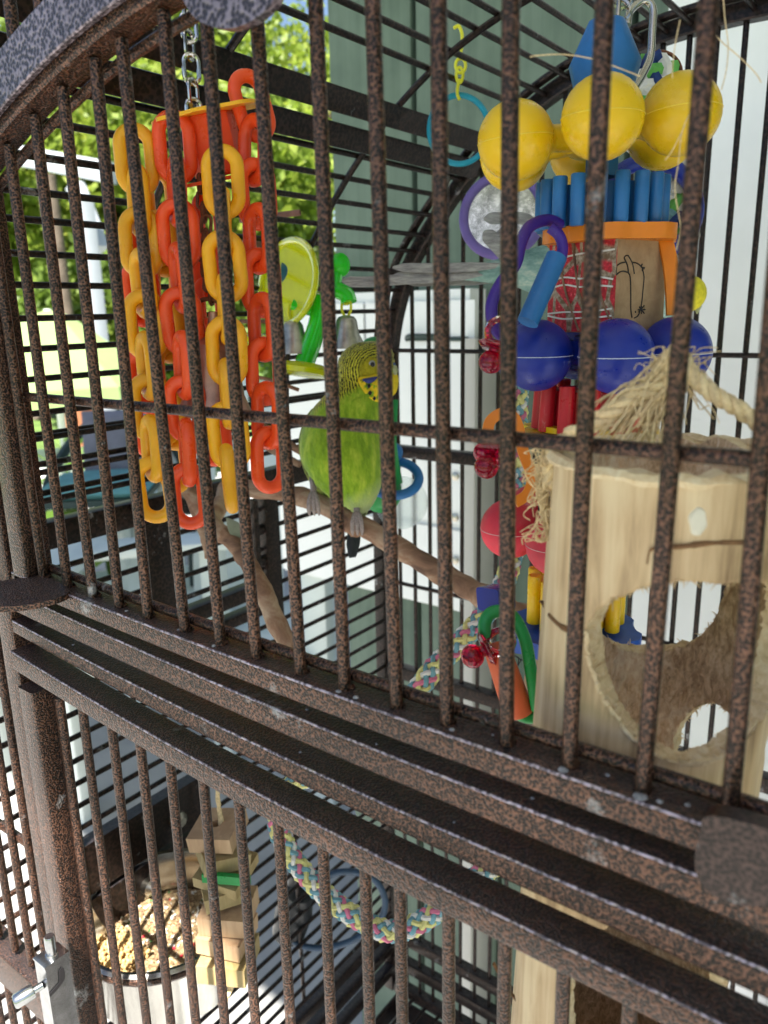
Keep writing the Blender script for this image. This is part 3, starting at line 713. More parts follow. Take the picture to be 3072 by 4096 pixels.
# back wall: vertical bars with cross wires
for k in range(34):
    x = -128.5+16.2*k
    if x > 398: break
    zt = min((p.z for p in prof_pts if abs(p.x-x) < 6), default=0)
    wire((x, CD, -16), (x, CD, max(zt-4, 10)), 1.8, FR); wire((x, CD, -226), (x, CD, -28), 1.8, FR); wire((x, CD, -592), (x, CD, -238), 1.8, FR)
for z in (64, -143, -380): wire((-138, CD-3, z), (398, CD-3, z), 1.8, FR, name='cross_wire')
# right wall: horizontal bars (out of frame, they close the cage)
for k in range(36):
    z = 20-16.4*k
    if abs(z+23) > 10: wire((407, 4, z), (407, CD-4, z), 1.8, FR)
# floor grate and tray
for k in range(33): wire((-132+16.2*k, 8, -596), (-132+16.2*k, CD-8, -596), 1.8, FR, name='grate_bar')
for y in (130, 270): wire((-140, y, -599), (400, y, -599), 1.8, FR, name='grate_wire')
tray = thing('cage_tray', (130, 200, -640), 'pale paper lined tray under the floor grate of the cage', 'tray')
MB().box((130, 202, -636), (540, 396, 4)).build('liner', 'white_paint', tray, False)
for a, b in (((-142, 2), (-142, 402)), ((402, 2), (402, 402)), ((-140, 2), (400, 2)), ((-140, 402), (400, 402))):
    MB().beam((a[0], a[1], -624), (b[0], b[1], -624), 3, 26, Z, .6).build('tray_wall', FR, tray)

# front frame: rails that hold both doors
YF = -4.0
rail(2, -150, 300, YF, 12, 'frame_rail', cage)
rail(4, -19, 300, YF, 12, 'frame_rail', cage)
MB().beam((-25.3, 2, -12), (-25.3, 2, -330), 11.6, 12, V((0, 1, 0)), 1.3).build('frame_post', 'hammered', cage)
MB().beam((-25.3, 3, 250), (-25.3, 3, -5), 11, 11, V((0, 1, 0)), 1.3).build('frame_post', 'hammered', cage)
MB().beam((285, 2, 210), (285, 2, -330), 11.6, 12, V((0, 1, 0)), 1.3).build('frame_post', 'hammered', cage)
# front panel bars left of the doors, and a rail under them
for x in (-46.4, -61.2, -76.5, -92, -107.5, -123, -137): wire((x, 2, -206), (x, 2, -18), 1.9, 'hammered')
for x in (-41, -57, -73, -89, -105, -121, -135): wire((x, 2, -10), (x, 2, max(min((p.z for p in prof_pts if abs(p.x-x) < 6), default=40)-4, 30)), 1.9, 'hammered')
wire((-142, 4.5, -136), (-32, 4.5, -136), 1.9, 'hammered', name='cross_wire')
MB().beam((-144, 3, -219), (-31.4, 3, -219), 12, 20, Z, 1).build('frame_rail', 'hammered', cage)
for x in (-46.4, -61.2, -76.5, -92, -107.5, -123): wire((x, 2, -500), (x, 2, -229), 1.9, 'hammered')
# panel bars above the arched door
for x in (26, 41.5, 57, 72.5, 88, 103.5, 119, 134.5): wire((x, 0, 172-(x-130)**2/576+6), (x, 0, 250), 1.95, 'hammered')

# --- arched upper door
def arc_z(x): return 172.5-(x-130)**2/576.0
udoor_lo = rail(0, -14, 276, YF, 11, 'upper_door', cage)
feet = {1: 17.0, 2: 32.4, 3: 47.3, 4: 62.6, 5: 80.8, 6: 96.9, 7: 112.1, 8: 129.2, 9: 144.8, 10: 161.6, 11: 176.4, 12: 192.4, 13: 207.6, 14: 223.5, 15: 240.3, 16: 256.3}
cross = {1: 16.3, 2: 32.2, 3: 47.5, 4: 63.4, 5: 78.7, 6: 95.5, 7: 110.7, 8: 127.6, 9: 144.2, 10: 160.2, 11: 175.5, 12: 191.3, 13: 207.9, 14: 224.5, 15: 239.5, 16: 256}
feet[0] = 1.6; cross[0] = .6
for i in sorted(feet):
    xa, xb = feet[i], cross[i]; xt = xb+(xb-xa)*1.1
    zt = arc_z(xt)-1
    MB().tube([(xa, 0, edge_z(0, xa)-1), ((xa+xb)/2+jit(.15), jit(.2), 35), (xb, 0, 70), (xt, 0, zt)], 1.72, 12).build('bar', 'hammered', udoor_lo)
for i in sorted(feet):
    for (x, y, z, r_) in ((feet[i], 1.2, edge_z(0, feet[i])+.3, 1.9), (cross[i], 1.9, 69.8, 1.5)):
        MB().lathe((x+jit(.2), y, z-r_*.5), [(0, 0), (r_*.9, r_*.1), (r_*(1+jit(.08)), r_*.5), (r_*.7, r_*.9), (0, r_)], 10).build('weld', 'hammered', udoor_lo)
MB().tube([(x, 3.4, 69.6) for x in range(-8, 272, 20)], 1.6, 12).build('cross_wire', 'hammered', udoor_lo)
MB().tube([(x, 3.6, edge_z(0, x)+2.6) for x in range(-6, 272, 12)], 1.7, 10).build('foot_wire', 'hammered', udoor_lo)
MB().beam((-8.2, 1.5, 2), (-8.2, 1.5, 139), 10.5, 11, V((0, 1, 0)), 1.3).build('door_stile', 'hammered', udoor_lo)
MB().beam((268.2, 1.5, -1), (268.2, 1.5, 139), 10.5, 11, V((0, 1, 0)), 1.3).build('door_stile', 'hammered', udoor_lo)
ax = [130-142+284*i/48 for i in range(49)]
def arch_strip(dz0, dz1, y0, y1, name, mat, c=.8):
    vs = []; fs = []
    prof = [(y0+c, 1, 0), (y1-c, 1, 0), (y1, 1, -c), (y1, 0, c), (y1-c, 0, 0), (y0+c, 0, 0), (y0, 0, c), (y0, 1, -c)]
    k = len(prof)
    for x in ax:
        sl = -(x-130)/288.0; nx = -sl/math.hypot(1, sl); nz = 1/math.hypot(1, sl)
        for y, w, dd in prof:
            d = (dz1 if w else dz0)+dd; vs.append(V((x+nx*d, y, arc_z(x)+nz*d)))
    for q in range(len(ax)-1):
        for r in range(k): s_ = (r+1) % k; fs.append((q*k+r, q*k+s_, (q+1)*k+s_, (q+1)*k+r))
    fs += [tuple(range(k))[::-1], tuple((len(ax)-1)*k+r for r in range(k))]
    return MB().add(vs, fs).build(name, mat, udoor_lo)
arch_strip(-.5, 5.5, -5, 5, 'arch_tube', 'hammered')
arch_strip(2.2, 15.5, -7.5, -5.3, 'arch_plate', 'hammered_plate', .4)
arch_strip(-4.6, -1.6, 3.0, 6.0, 'arch_wire', 'hammered', .9)
# round ended tabs bolted on the door frame
def tab(c, r, ax_, ay_, nrm_, name='tab', ratio=1.0, half=True, mat='hammered_plate'):
    pts = []
    if half:
        pts = [c+ax_*r*math.cos(PI*i/20)+ay_*r*ratio*math.sin(PI*i/20) for i in range(21)]
        pts = [c+ax_*r-ay_*r*.5]+pts+[c-ax_*r-ay_*r*.5]
    return MB().plate(pts, nrm_).build(name, mat, udoor_lo, True)
def otab(px, y, nrm_, mat='hammered_plate'):
    pts = [at(u, v, 1, y) for u, v in px]
    return MB().plate(spline(pts, 4, True), nrm_).build('tab', mat, udoor_lo, True)
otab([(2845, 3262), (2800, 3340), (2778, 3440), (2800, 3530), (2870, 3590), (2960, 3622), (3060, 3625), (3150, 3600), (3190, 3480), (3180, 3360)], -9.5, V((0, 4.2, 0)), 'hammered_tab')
otab([(725, -40), (748, 30), (790, 80), (860, 110), (930, 112), (1000, 85), (1060, 40), (1100, -20), (1090, -110), (780, -130)], -11, V((0, 2.6, 0)))
lt = [(23, -3, 3.6), (9, -1, 4.8), (0, -3, 4.4), (-7, -10, 4), (-7, -19, 2.8), (2, -25, 2.0), (13, -22, 1.9), (22, -13, 2.6)]
MB().plate(spline(lt, 4, True), V((0, 0, -2.0))).build('tab', 'hammered', udoor_lo)

# --- lower door
ldoor = rail(6, -15.5, 300, YF-4, 10, 'lower_door', cage)
MB().beam((-10, -2.5, -42), (-10, -2.5, -330), 11, 10, V((0, 1, 0)), 1.3).build('door_stile', 'hammered', ldoor)
MB().tube([(-1.2, 1, -46), (-1.6, 1, -330)], 1.9, 10).build('door_stile', 'hammered', ldoor)
lx = []
for (u, v) in ((364, 3100), (470, 3100), (575, 3100), (690, 3150), (816, 3150), (955, 3200), (1110, 3250), (1290, 3350), (1460, 3450), (1600, 3550), (1795, 3700), (2020, 3800), (2255, 3900), (2520, 4020)):
    lx.append(at(u, v, 1, 0).x)
for x in lx+[lx[-1]+16, lx[-1]+32]:
    wire((x, 0, -330), (x, 0, edge_z(7, x)+1), 1.72, 'hammered', ldoor, 'bar', 12)
# latch
q = at(181, 3876, 1, -22)
lz = q.z; qx = q.x
latch = MB().box((qx-4, -17, lz-40), (8, 10, 80)).build('latch', 'chrome', ldoor, False)
MB().plate([(qx+.25, -17, lz-5), (qx+.25, -15.6, lz-4), (qx+.25, -14.8, lz-5.4), (qx+.25, -14.9, lz-9.5), (qx+.25, -16, lz-11), (qx+.25, -19, lz-12.6), (qx+.25, -21.9, lz-13.4), (qx+.25, -21.9, lz-11.8), (qx+.25, -17.6, lz-10)], V((.2, 0, 0))).build('slot', 'ink', latch, False)
MB().beam((qx-8.3, -17, lz+.3), (qx+.4, -17, lz+.3), 10.8, 1.0, Z, .3).build('cap', 'chrome', latch)
MB().lathe((qx-3.4, -17, lz+.8), [(2.5, 0), (2.5, .8), (2.1, 1), (2.1, 8.6), (1.8, 9.2), (0, 9.2)], 20).build('pin', 'chrome', latch)
MB().lathe((qx-4, -22, lz-10), [(1.5, 0), (1.5, 3.4), (2.8, 3.6), (3.0, 5), (3.0, 10.5), (2.4, 11.2), (0, 11.2)], 20, V((-.35, -1, -.2))).build('knob', 'chrome', latch)
# husks and chalky droppings on the rails
mb = MB(); rdr = random.Random(9)
for k in range(24):
    i_ = rdr.choice((0, 0, 0, 2, 4)); x = rdr.uniform(0, 255); zt = edge_z(i_, x); y = rdr.uniform(-2.5, 5) if i_ == 0 else rdr.uniform(-3, 1)
    r_ = rdr.uniform(.25, .8)*(1.5 if rdr.random() < .12 else 1); mb.lathe((x, y, zt), [(r_, 0), (r_*.8, .18), (0, .3)], 7)
mb.build('husks', 'chalky', cage, kind='stuff')
for (x, r_) in ((207, 1.5), (223.5, 1.9), (239, 1.1), (150, 1.0), (96, .9)):
    MB().lathe((x+jit(.4), -2.1, edge_z(0, x)+.0), [(r_*.8, 0), (r_*.7, .25), (r_*.3, .45), (0, .5)], 9).build('dropping', 'chalky', cage)

# ------------------------------------------------------------------ hanging toys: plastic chain toy
def link_mb(L, W, r, n=24, seg=8):
    """stadium loop in local xz, centred at the origin"""
    a = (L-W)/2; R = W/2-r; pts = []
    for i in range(n//2+1): t = PI*i/(n//2); pts.append(V((R*math.cos(t), 0, a+R*math.sin(t))))
    for i in range(n//2+1): t = PI+PI*i/(n//2); pts.append(V((R*math.cos(t), 0, -a+R*math.sin(t))))
    return MB().tube(pts, r, seg, True, V((0, 1, 0)))
CDIST = 330
DM = CDIST/3135.1                           # mm per photo pixel there
anchor = dp(775, 480, CDIST)
toy = thing('chain_toy', anchor, 'hanging bird toy of orange and amber plastic chains around a red drum', 'bird toy')
protos = {}
for mname in ('orange_plastic', 'amber_plastic'):
    protos[mname] = link_mb(29.5, 18.0, 2.85, 28, 12).build('link', mname, toy, origin=anchor, local=True)
used = {k: False for k in protos}
viewyaw = math.atan2(RIGHT.y, RIGHT.x)
def chain(px, mats, dist, yaw0=0.5, first_tilt=0, dirn=1):
    """px: image positions of link centres"""
    for i, (u, v) in enumerate(px):
        mn = mats[i % len(mats)]
        p = dp(u, v, dist+(-1.5 if i % 2 else 1.5))
        yaw = viewyaw+(yaw0 if i % 2 == 0 else yaw0-1.25)+jit(.14)
        rot = (jit(.06), (first_tilt if i == 0 else jit(.07)), yaw)
        if not used[mn]:
            o = protos[mn]; used[mn] = True; o.location = (p-wo_(toy))*S; o.rotation_euler = rot
        else: clone(protos[mn], 'link', p, toy, rot)
def col_(u0, v0, u1, v1, n): return [(u0+(u1-u0)*i/(n-1), v0+(v1-v0)*i/(n-1)) for i in range(n)]
am, og = 'amber_plastic', 'orange_plastic'
chain(col_(545, 640, 618, 1960, 9), [am], 330, .3)
chain(col_(700, 590, 757, 1985, 9), [og], 330, .15)
chain(col_(893, 728, 917, 1915, 8), [am], 322, -.1)
chain(col_(1008, 425, 1080, 1840, 9), [og], 334, .55, -.25)
chain(col_(555, 1000, 590, 1700, 5), [og], 352, 1.2)
chain(col_(640, 800, 700, 1850, 7), [am], 356, .9)
chain(col_(838, 900, 850, 1740, 6), [og], 356, 1.0)
# drum: two plates and a core
dax = (UP-FWD*.46-RIGHT*.2).normalized()
dc = dp(845, 455, 338)
def flower_plate(c, r, t, axis, lobes=8, n=64):
    axis = axis.normalized(); a = RIGHT-axis*RIGHT.dot(axis); a.normalize(); b = axis.cross(a)
    pts = [c+(a*math.cos(2*PI*i/n)+b*math.sin(2*PI*i/n))*r*(1+.06*math.cos(lobes*2*PI*i/n)) for i in range(n)]
    return MB().plate(pts, axis*t)
flower_plate(dc, 25, 1.4, dax).build('top_plate', am, toy)
MB().lathe(dc-dax*25-RIGHT*2, [(10.5, 0), (11.5, 1), (11.5, 24), (11, 25)], 8, dax).build('drum', og, toy, False)
flower_plate(dc-dax*26.6, 20, 1.4, dax).build('bottom_plate', og, toy)
# steel chain above, rusty chain and copper bell below
toprise = dp(748, -60, 338)
sl = link_mb(13.5, 8.2, 1.0, 20, 8).build('steel_link', 'steel', toy, origin=toprise, local=True)
pts = [(742, -90), (745, -35), (752, 35), (755, 110), (756, 180), (765, 275), (772, 375), (776, 455)]
for i, (u, v) in enumerate(pts):
    p = dp(u, v, 338); rot = (0, 0, viewyaw+(.25 if i % 2 else 1.2))
    if i == 0: sl.location = (p-anchor)*S; sl.rotation_euler = rot
    else: clone(sl, 'steel_link', p, toy, rot)
rl = link_mb(9.5, 5.4, .75, 16, 6).build('rusty_link', 'rusty_iron', toy, origin=toprise, local=True)
rp = [(800, 735), (808, 800), (815, 850), (825, 900), (818, 955), (812, 1010), (815, 1070), (835, 1130), (845, 1180)]
for i, (u, v) in enumerate(rp):
    p = dp(u, v, 338); rot = (jit(.3), jit(.3), viewyaw+(.2 if i % 2 else 1.4))
    if i == 0: rl.location = (p-anchor)*S; rl.rotation_euler = rot
    else: clone(rl, 'rusty_link', p, toy, rot)
MB().tube(circle(dp(832, 1265, 338), 7.5, RIGHT, UP, 24), 1, 8, True).build('bell_ring', 'rusty_iron', toy)
bt = dp(858, 1372, 336)
MB().lathe(bt, [(2.5, 13), (3.2, 3), (9.0, 0), (10.4, -5), (11.2, -13), (12.8, -22), (16.5, -30), (15.8, -30.4), (12.2, -22), (10.3, -13), (0, -3)], 4*7, V((.1, 0, 1))).build('bell', 'copper_bell', toy)

# ------------------------------------------------------------------ big toy tower
TD = 285.0; TM = TD/3135.1
twc = dp(2440, 900, TD)                     # a point of the vertical axis
TX, TY = twc.x, twc.y
def tz_(v, u=2400): return onp(u, v, V((TX, TY, 0)), V((FWD.x, FWD.y, 0)).normalized()).z
tower = thing('stacked_block_toy', (TX, TY, tz_(3000)), 'tall hanging toy stack of yellow, blue and red plastic balls, gears and wooden blocks', 'bird toy')
RH = V((RIGHT.x, RIGHT.y, 0)).normalized(); FH = V((FWD.x, FWD.y, 0)).normalized()
def tw(a, b, z): return V((TX, TY, z))+RH*a-FH*b     # a to the right, b towards the camera
def jack(vc, R, rb, mat, seam, phase, n=6, tilt=0, ox=0):
    zc = tz_(vc); C_ = tw(ox, 0, zc); hub = MB().lathe(C_-Z*7, [(6, 0), (9, 1), (9.5, 7), (9, 13), (6, 14)], 6).build('ball_ring', mat, tower)
    for i in range(n):
        t = phase+2*PI*i/n; c = tw(ox+R*math.cos(t), R*math.sin(t), zc+tilt*R*math.cos(t)); d = (c-C_).normalized()
        mb = MB(); prof = [(6.4, 4), (4.8, 8), (4.4, R-rb*1.12)]
        K = 16
        for j in range(K+1):
            a = .5+(PI-.5)*j/K; prof.append((rb*math.sin(a), R-rb*math.cos(a)))
        mb.lathe(C_, prof, 28, d)
        b = mb.build('ball', mat, hub)
        side_ = d.cross(Z)
        sp_ = [C_+d*(R-math.cos(a)*(rb+.05))+side_*math.sin(a)*(rb+.05)*s_ for s_, rng_ in ((1, range(3, 17)), (-1, range(15, 2, -1))) for a in [PI*k_/16 for k_ in rng_]]
        MB().tube(sp_, .15, 5).build('seam', seam, hub)
    return hub
def gear(v0, v1, Rr, rr, n, mat, taper=1.0, core=.82, ox=0):
    z0, z1 = tz_(v0), tz_(v1)
    g = MB().lathe(tw(ox, 0, z1), [(Rr*core*taper, .8), (Rr*core, z0-z1-2.5), (Rr*.3, z0-z1-2.5), (Rr*.3, .8)], 36, closed=True).build('gear', mat, tower)
    for i in range(n):
        t = 2*PI*(i+.35)/n
        MB().lathe((0, 0, 0), [(rr*.9, 0), (rr, .5), (rr, z0-z1-.6), (rr*.9, z0-z1)], 10).build('rod', mat, g, origin=None) if False else None
        a = tw(ox+Rr*taper*math.cos(t), Rr*taper*math.sin(t), z1); b = tw(ox+Rr*math.cos(t), Rr*math.sin(t), z0)
        mb = MB().tube([a, a+(b-a)*.02, a+(b-a)*.98, b], [rr*.88, rr, rr, rr*.88], 12)
        mb.build('rod', mat, g)
        mb = MB().beam(tw(ox, 0, z0-5), tw(ox+Rr*.9*math.cos(t), Rr*.9*math.sin(t), z0-5), 1.2, 3)
        if i % 2 == 0: mb.build('spoke', mat, g)
    return g
# bead cone on top
zt, zm, zb = tz_(85, 2460), tz_(255, 2450), tz_(340, 2440)
MB().lathe(tw(-4.5, 0, zb-6), [(3, 0), (9, 0), (12.3, (zm-zb)+6), (6.2, (zt-zb)+6), (3, (zt-zb)+6.2)], 14).build('cone_bead', 'sky_blue_plastic', tower)
jack(545, 31, 12.9, 'yellow_plastic', 'seam_yellow', 1.72, 6, .1, -8)
MB().lathe(tw(-4, 0, tz_(710)), [(6, 0), (6, 16)], 8).build('spacer', 'sky_blue_plastic', tower)
gear(722, 920, 21, 2.55, 18, 'sky_blue_plastic', ox=-3.5)
# orange notched plate, with a strap
def ring_plate(v, Rr, th, mat, name, lobes=6, amp=.07, ph=0, ox=0):
    z = tz_(v); n = 72
    return MB().plate([tw(ox+(Rr*(1+amp*math.tanh(3*math.cos(lobes*(t+ph)))))*math.cos(t), (Rr*(1+amp*math.tanh(3*math.cos(lobes*(t+ph)))))*math.sin(t), z) for t in [2*PI*i/n for i in range(n)]], V((0, 0, -th))).build(name, mat, tower)
ring_plate(915, 23.5, 5.2, 'tangerine_plastic', 'notched_plate', 6, .05, .2)
MB().sweep(spline([dp(2625, 912, 282), dp(2650, 935, 281), dp(2672, 1010, 281), dp(2688, 1120, 281), dp(2695, 1260, 282)], 5), [(2.6, .7), (-2.6, .7), (-2.6, -.7), (2.6, -.7)], FWD).build('strap', 'tangerine_plastic', tower)
# wooden block with the red weave on one side
zt, zb = tz_(962), tz_(1325)
ang = .93
RB = Matrix(((RH.x, -FH.x, 0), (RH.y, -FH.y, 0), (0, 0, 1))) @ Matrix.Rotation(ang, 3, 'Z')
hb = 14.6
blk = MB().box((TX, TY, (zt+zb)/2), (2*hb, 2*hb, zt-zb), RB).build('wooden_block', 'beech', tower, False)
nl = RB @ V((0, 1, 0)); nr = RB @ V((1, 0, 0))
MB().box(V((TX, TY, (zt+zb)/2))+nl*(hb+.35), (2*hb+.6, .7, zt-zb-.6), RB).build('woven_cover', 'red_weave', blk, False)
# raffia strands on the woven side
for k in range(5):
    z_ = zb+(zt-zb)*(.16+.34*(k//2)+.07*(k % 2)); P0 = V((TX, TY, z_))
    MB().sweep(spline([P0+nl*(hb+.9)+nr*s_*hb+V((0, 0, jit(1.2))) for s_ in (-1, -.5, 0, .5, .98)], 4), [(.3, .16), (-.3, .16), (-.3, -.16), (.3, -.16)], nl).build('raffia', 'rope_white', blk)
for s_ in (-.7, -.2, .35):
    MB().tube(spline([V((TX, TY, zt-(zt-zb)*f))+nl*(hb+.95)+nr*hb*(s_+.75*f*f+jit(.05)) for f in (.02, .3, .6, .98)], 5), .45, 6).build('raffia', 'branch_bark', blk)
# marker drawing of a cowboy boot on the bare side
z2 = lambda x, y: (2272+x*.4822, 800+y*.4822)
def draw(strokes, P, N, par, r=.24):
    for st in strokes:
        pp = [onp(*z2(x, y), P+N*.12, N) for x, y in st]
        MB().tube(spline(pp, 4) if len(pp) > 2 else pp, r, 5).build('pen_line', 'ink', par)
P = V((TX, TY, 0))+nr*hb
draw([[(530, 975), (520, 900), (520, 780), (515, 640), (498, 600)], [(498, 600), (460, 590), (425, 600), (400, 622)], [(400, 622), (398, 590), (403, 545)], [(403, 545), (440, 522), (478, 515)],
      [(500, 600), (492, 540), (465, 480)], [(465, 480), (478, 462), (500, 460)], [(500, 460), (522, 500), (538, 540), (550, 612)], [(530, 518), (570, 524), (600, 545), (618, 570)],
      [(618, 570), (630, 640), (622, 740), (610, 860), (590, 940)], [(590, 940), (575, 965), (550, 978)], [(615, 530), (608, 555), (635, 560)], [(632, 570), (615, 575), (618, 590)],
      [(580, 910), (640, 908)], [(610, 880), (608, 945)], [(590, 885), (632, 940)], [(632, 875), (585, 930)], [(558, 920), (560, 935)]], P, nr, blk)
jack(1408, 28.5, 12.8, 'deep_blue_plastic', 'seam_plastic', .55, ox=-3)
MB().lathe((TX, TY, tz_(1540)), [(7, 0), (7, 14)], 8).build('spacer', 'red_plastic', tower)
gear(1528, 1712, 17.6, 2.9, 12, 'red_plastic', 1.06, ox=-5)
ring_plate(1718, 26, 3.2, 'yellow_plastic', 'notched_plate', 6, .1, .1, -6)
ring_plate(1690, 17.5, 2.2, 'yellow_plastic', 'notched_plate', 6, .1, .6, -6)
zt, zb = tz_(1785), tz_(2075)
blk2 = MB().box(tw(-6, 0, (zt+zb)/2), (24, 24, zt-zb), RB).build('painted_block', 'crackle_green', tower, False)
jack(2105, 27, 12.0, 'dusty_red_plastic', 'seam_red', 2.08, ox=-7)
gear(2290, 2480, 17, 2.9, 11, 'yellow_plastic', ox=-7)
MB().beam(dp(2015, 2385, 266), dp(1950, 2400, 262), 11, 8, UP, 1.2).build('plate_lug', 'deep_blue_plastic', tower)
for v_, rr_ in ((2345, 12.0), (2500, 26.5)):
    pl = ring_plate(v_, rr_, 6.5, 'deep_blue_plastic', 'notched_plate', 8, .05, .3, -8)
    pl.data.materials.clear(); pl.data.materials.append(MATS['blue_disc'] if 'blue_disc' in MATS else simple('blue_disc', (.01, .075, .40), .4))
zt, zb = tz_(2555), tz_(2800)
RB3 = RB @ Matrix.Rotation(.25, 3, 'X')
blk3 = MB().box(V((TX, TY, (zt+zb)/2))-RH*8, (25, 25, zt-zb), RB3).build('wooden_block', 'beech', tower, False)
n3 = RB3 @ V((0, 1, 0)); P3 = V((TX, TY, (zt+zb)/2))-RH*8+n3*12.5
z3 = lambda x, y: (1400+x*.4822, 2200+y*.4822)
for st in ([(1395, 770), (1395, 820), (1430, 860), (1470, 885)], [(1360, 870), (1400, 900), (1460, 930), (1510, 960)], [(1365, 880), (1400, 900), (1380, 980), (1355, 970)], [(1420, 910), (1385, 975)], [(1470, 935), (1500, 1040), (1512, 1075)], [(1455, 940), (1490, 1060), (1510, 1078)]):
    MB().tube(spline([onp(*z3(x, y), P3+n3*.12, n3) for x, y in st], 4), .24, 5).build('pen_line', 'ink', blk3)
# links, hooks, pacifiers around the tower
def px_tube(pts, dist, r, mat, name, n=6, seg=12, flat=1, up=None):
    ds = dist if isinstance(dist, (list, tuple)) else [dist]*len(pts)
    return MB().tube(spline([dp(u, v, d) for (u, v), d in zip(pts, ds)], n), r, seg, False, up, flat).build(name, mat, tower)
px_tube([(2240, 900), (2190, 880), (2120, 905), (2085, 970), (2060, 1060), (2005, 1130), (1968, 1210), (1972, 1290), (2010, 1345), (2060, 1352)], [272, 268, 262, 258, 256, 256, 256, 257, 258, 260], 2.0, 'violet_plastic', 'hook')
MB().lathe(dp(2110, 1290, 262), [(0, 0), (3.6, 0), (3.6, 25), (0, 25)], 20, (dp(2225, 1030, 264)-dp(2110, 1290, 262))).build('tube_bead', 'sky_blue_plastic', tower)
px_tube([(2245, 1030), (2250, 985), (2235, 940), (2200, 910)], 266, 1.9, 'violet_plastic', 'hook')
def oring(pts, dist, mat, w=1.8, t=.7):
    P_ = spline([dp(u, v, dist) for u, v in pts], 5)
    return MB().sweep(P_, [(w, t), (w*.8, t*1.5), (-w*.8, t*1.5), (-w, t), (-w, -t), (w, -t)], FWD).build('split_ring', mat, tower)
oring([(1950, 1740), (1958, 1690), (1990, 1660), (2030, 1655), (2066, 1690), (2090, 1800), (2120, 1880), (2128, 1930), (2105, 1980), (2060, 2010)], 255, 'tangerine_plastic')
px_tube([(1945, 2560), (1938, 2500), (1960, 2455), (2010, 2445), (2060, 2475), (2100, 2560), (2120, 2660), (2140, 2780), (2150, 2840)], 253, 2.1, 'green_plastic', 'split_ring')
px_tube([(2060, 2845), (2100, 2868), (2140, 2866), (2175, 2840)], 256, 2.0, 'green_plastic', 'split_ring')
MB().lathe(dp(1985, 2590, 252), [(0, 0), (4.2, 0), (5.2, 24), (0, 24)], 24, (dp(2080, 2860, 258)-dp(1985, 2590, 252))).build('tube_bead', 'coral_plastic', tower)
def pacifier(u, v, dist, d1):
    """knob, shield and ring of a translucent charm; d1 = direction from shield to knob"""
    c = dp(u, v, dist); d1 = d1.normalized()
    p = MB().ball(c, 3.9, 20, 12, d1, .95).build('pacifier_charm', 'pacifier_red', tower)
    MB().lathe(c-d1*5.2, [(0, -1), (4.6, -1.1), (6.0, 0), (4.6, 1.1), (0, 1)], 20, d1).build('shield', 'pacifier_red', p)
    a = d1.orthogonal().normalized()
    MB().tube(circle(c-d1*10, 4.2, d1, a, 20), 1.15, 8, True).build('loop', 'pacifier_red', p)
    MB().lathe(c-d1*5, [(2, 0), (1.8, 5)], 10, d1).build('neck', 'pacifier_red', p)
pacifier(1962, 1448, 250, -UP*.75-RIGHT*.25+V((0, 0, 0)))
pacifier(1945, 1868, 250, -UP*.6-RIGHT*.3-FWD*.5)
pacifier(1890, 2625, 250, -RIGHT*.85-UP*.45)
MB().lathe(dp(2150, 2960, 285), [(0, 9), (6, 8), (11, 3), (14, -3), (13, -3), (0, 0)], 28).build('end_bell', 'chrome', tower)
# quick link the tower hangs on
MB().tube(spline([dp(2510, 100, 300), dp(2520, 45, 300), dp(2570, 5, 300), dp(2610, 30, 300), dp(2608, 130, 300), dp(2600, 230, 300), dp(2570, 300, 300), dp(2540, 350, 300)], 6), 1.5, 10).build('quick_link', 'steel', tower)
MB().tube([dp(2470, 90, 287), dp(2480, -60, 287), dp(2490, -160, 287)], .9, 8).build('hanging_wire', 'steel', tower)
for (u, v) in ((2475, 40), (2485, -10)):
    MB().tube(circle(dp(u, v, 288), 4, RIGHT, UP, 16), .8, 6, True).build('steel_link', 'steel', tower)

# ------------------------------------------------------------------ bamboo like hollow log
LD = 192.0
lc = dp(2640, 2300, LD); LX, LY = lc.x, lc.y; LR = 28.6
log = thing('hollow_log', (LX, LY, -150), 'hollow pale wooden log with large chewed round holes hanging behind the front bars', 'bird toy')
LH = V((LX-CP.x, LY-CP.y, 0)).normalized(); LS = V((LH.y, -LH.x, 0))   # away, right
zt_ = at(2600, 1780, 1, LY+0).z
def log_ang(p): return math.atan2((p-V((LX, LY, 0))).dot(LS), -(p-V((LX, LY, 0))).dot(LH))
def on_log(u, v, r=LR, back=False):
    d = ray(u, v); o = CP-V((LX, LY, 0)); a = d.x**2+d.y**2; b = 2*(o.x*d.x+o.y*d.y); c = o.x**2+o.y**2-r*r
    disc = b*b-4*a*c
    if disc < 0: t = -b/(2*a)
    else: t = (-b+(math.sqrt(disc) if back else -math.sqrt(disc)))/(2*a)
    return CP+d*t
ztop = on_log(2500, 1905).z
zmid = on_log(2500, 2600).z
def lean(p): return p+LS*((p.z-zmid)*.04)
def on_lean(*a): return lean(on_log(*a))
rd = random.Random(3)
def shell():
    NA = 180; ZN = 150; z0, z1 = -230.0, ztop
    return None
FRONT = [(2365, 2640), (2345, 2520), (2400, 2430), (2500, 2370), (2620, 2335), (2760, 2325), (2930, 2330), (3060, 2345, 5), (3090, 2480, 11), (3080, 2700, 12), (3060, 2850, 5), (2970, 2985), (2860, 3045), (2740, 3050), (2600, 2990), (2480, 2870), (2400, 2750)]
BACK = [(2365, 2450), (2395, 2520), (2470, 2562), (2590, 2584), (2720, 2575), (2830, 2535), (2905, 2470), (2948, 2370), (2960, 2250), (2850, 2170), (2650, 2150), (2480, 2180), (2390, 2300)]
BACK2 = [(2752, 3060), (2758, 2930), (2795, 2855), (2850, 2812), (2930, 2800), (3010, 2850), (3080, 2900), (3100, 3000), (3000, 3110), (2860, 3130)]
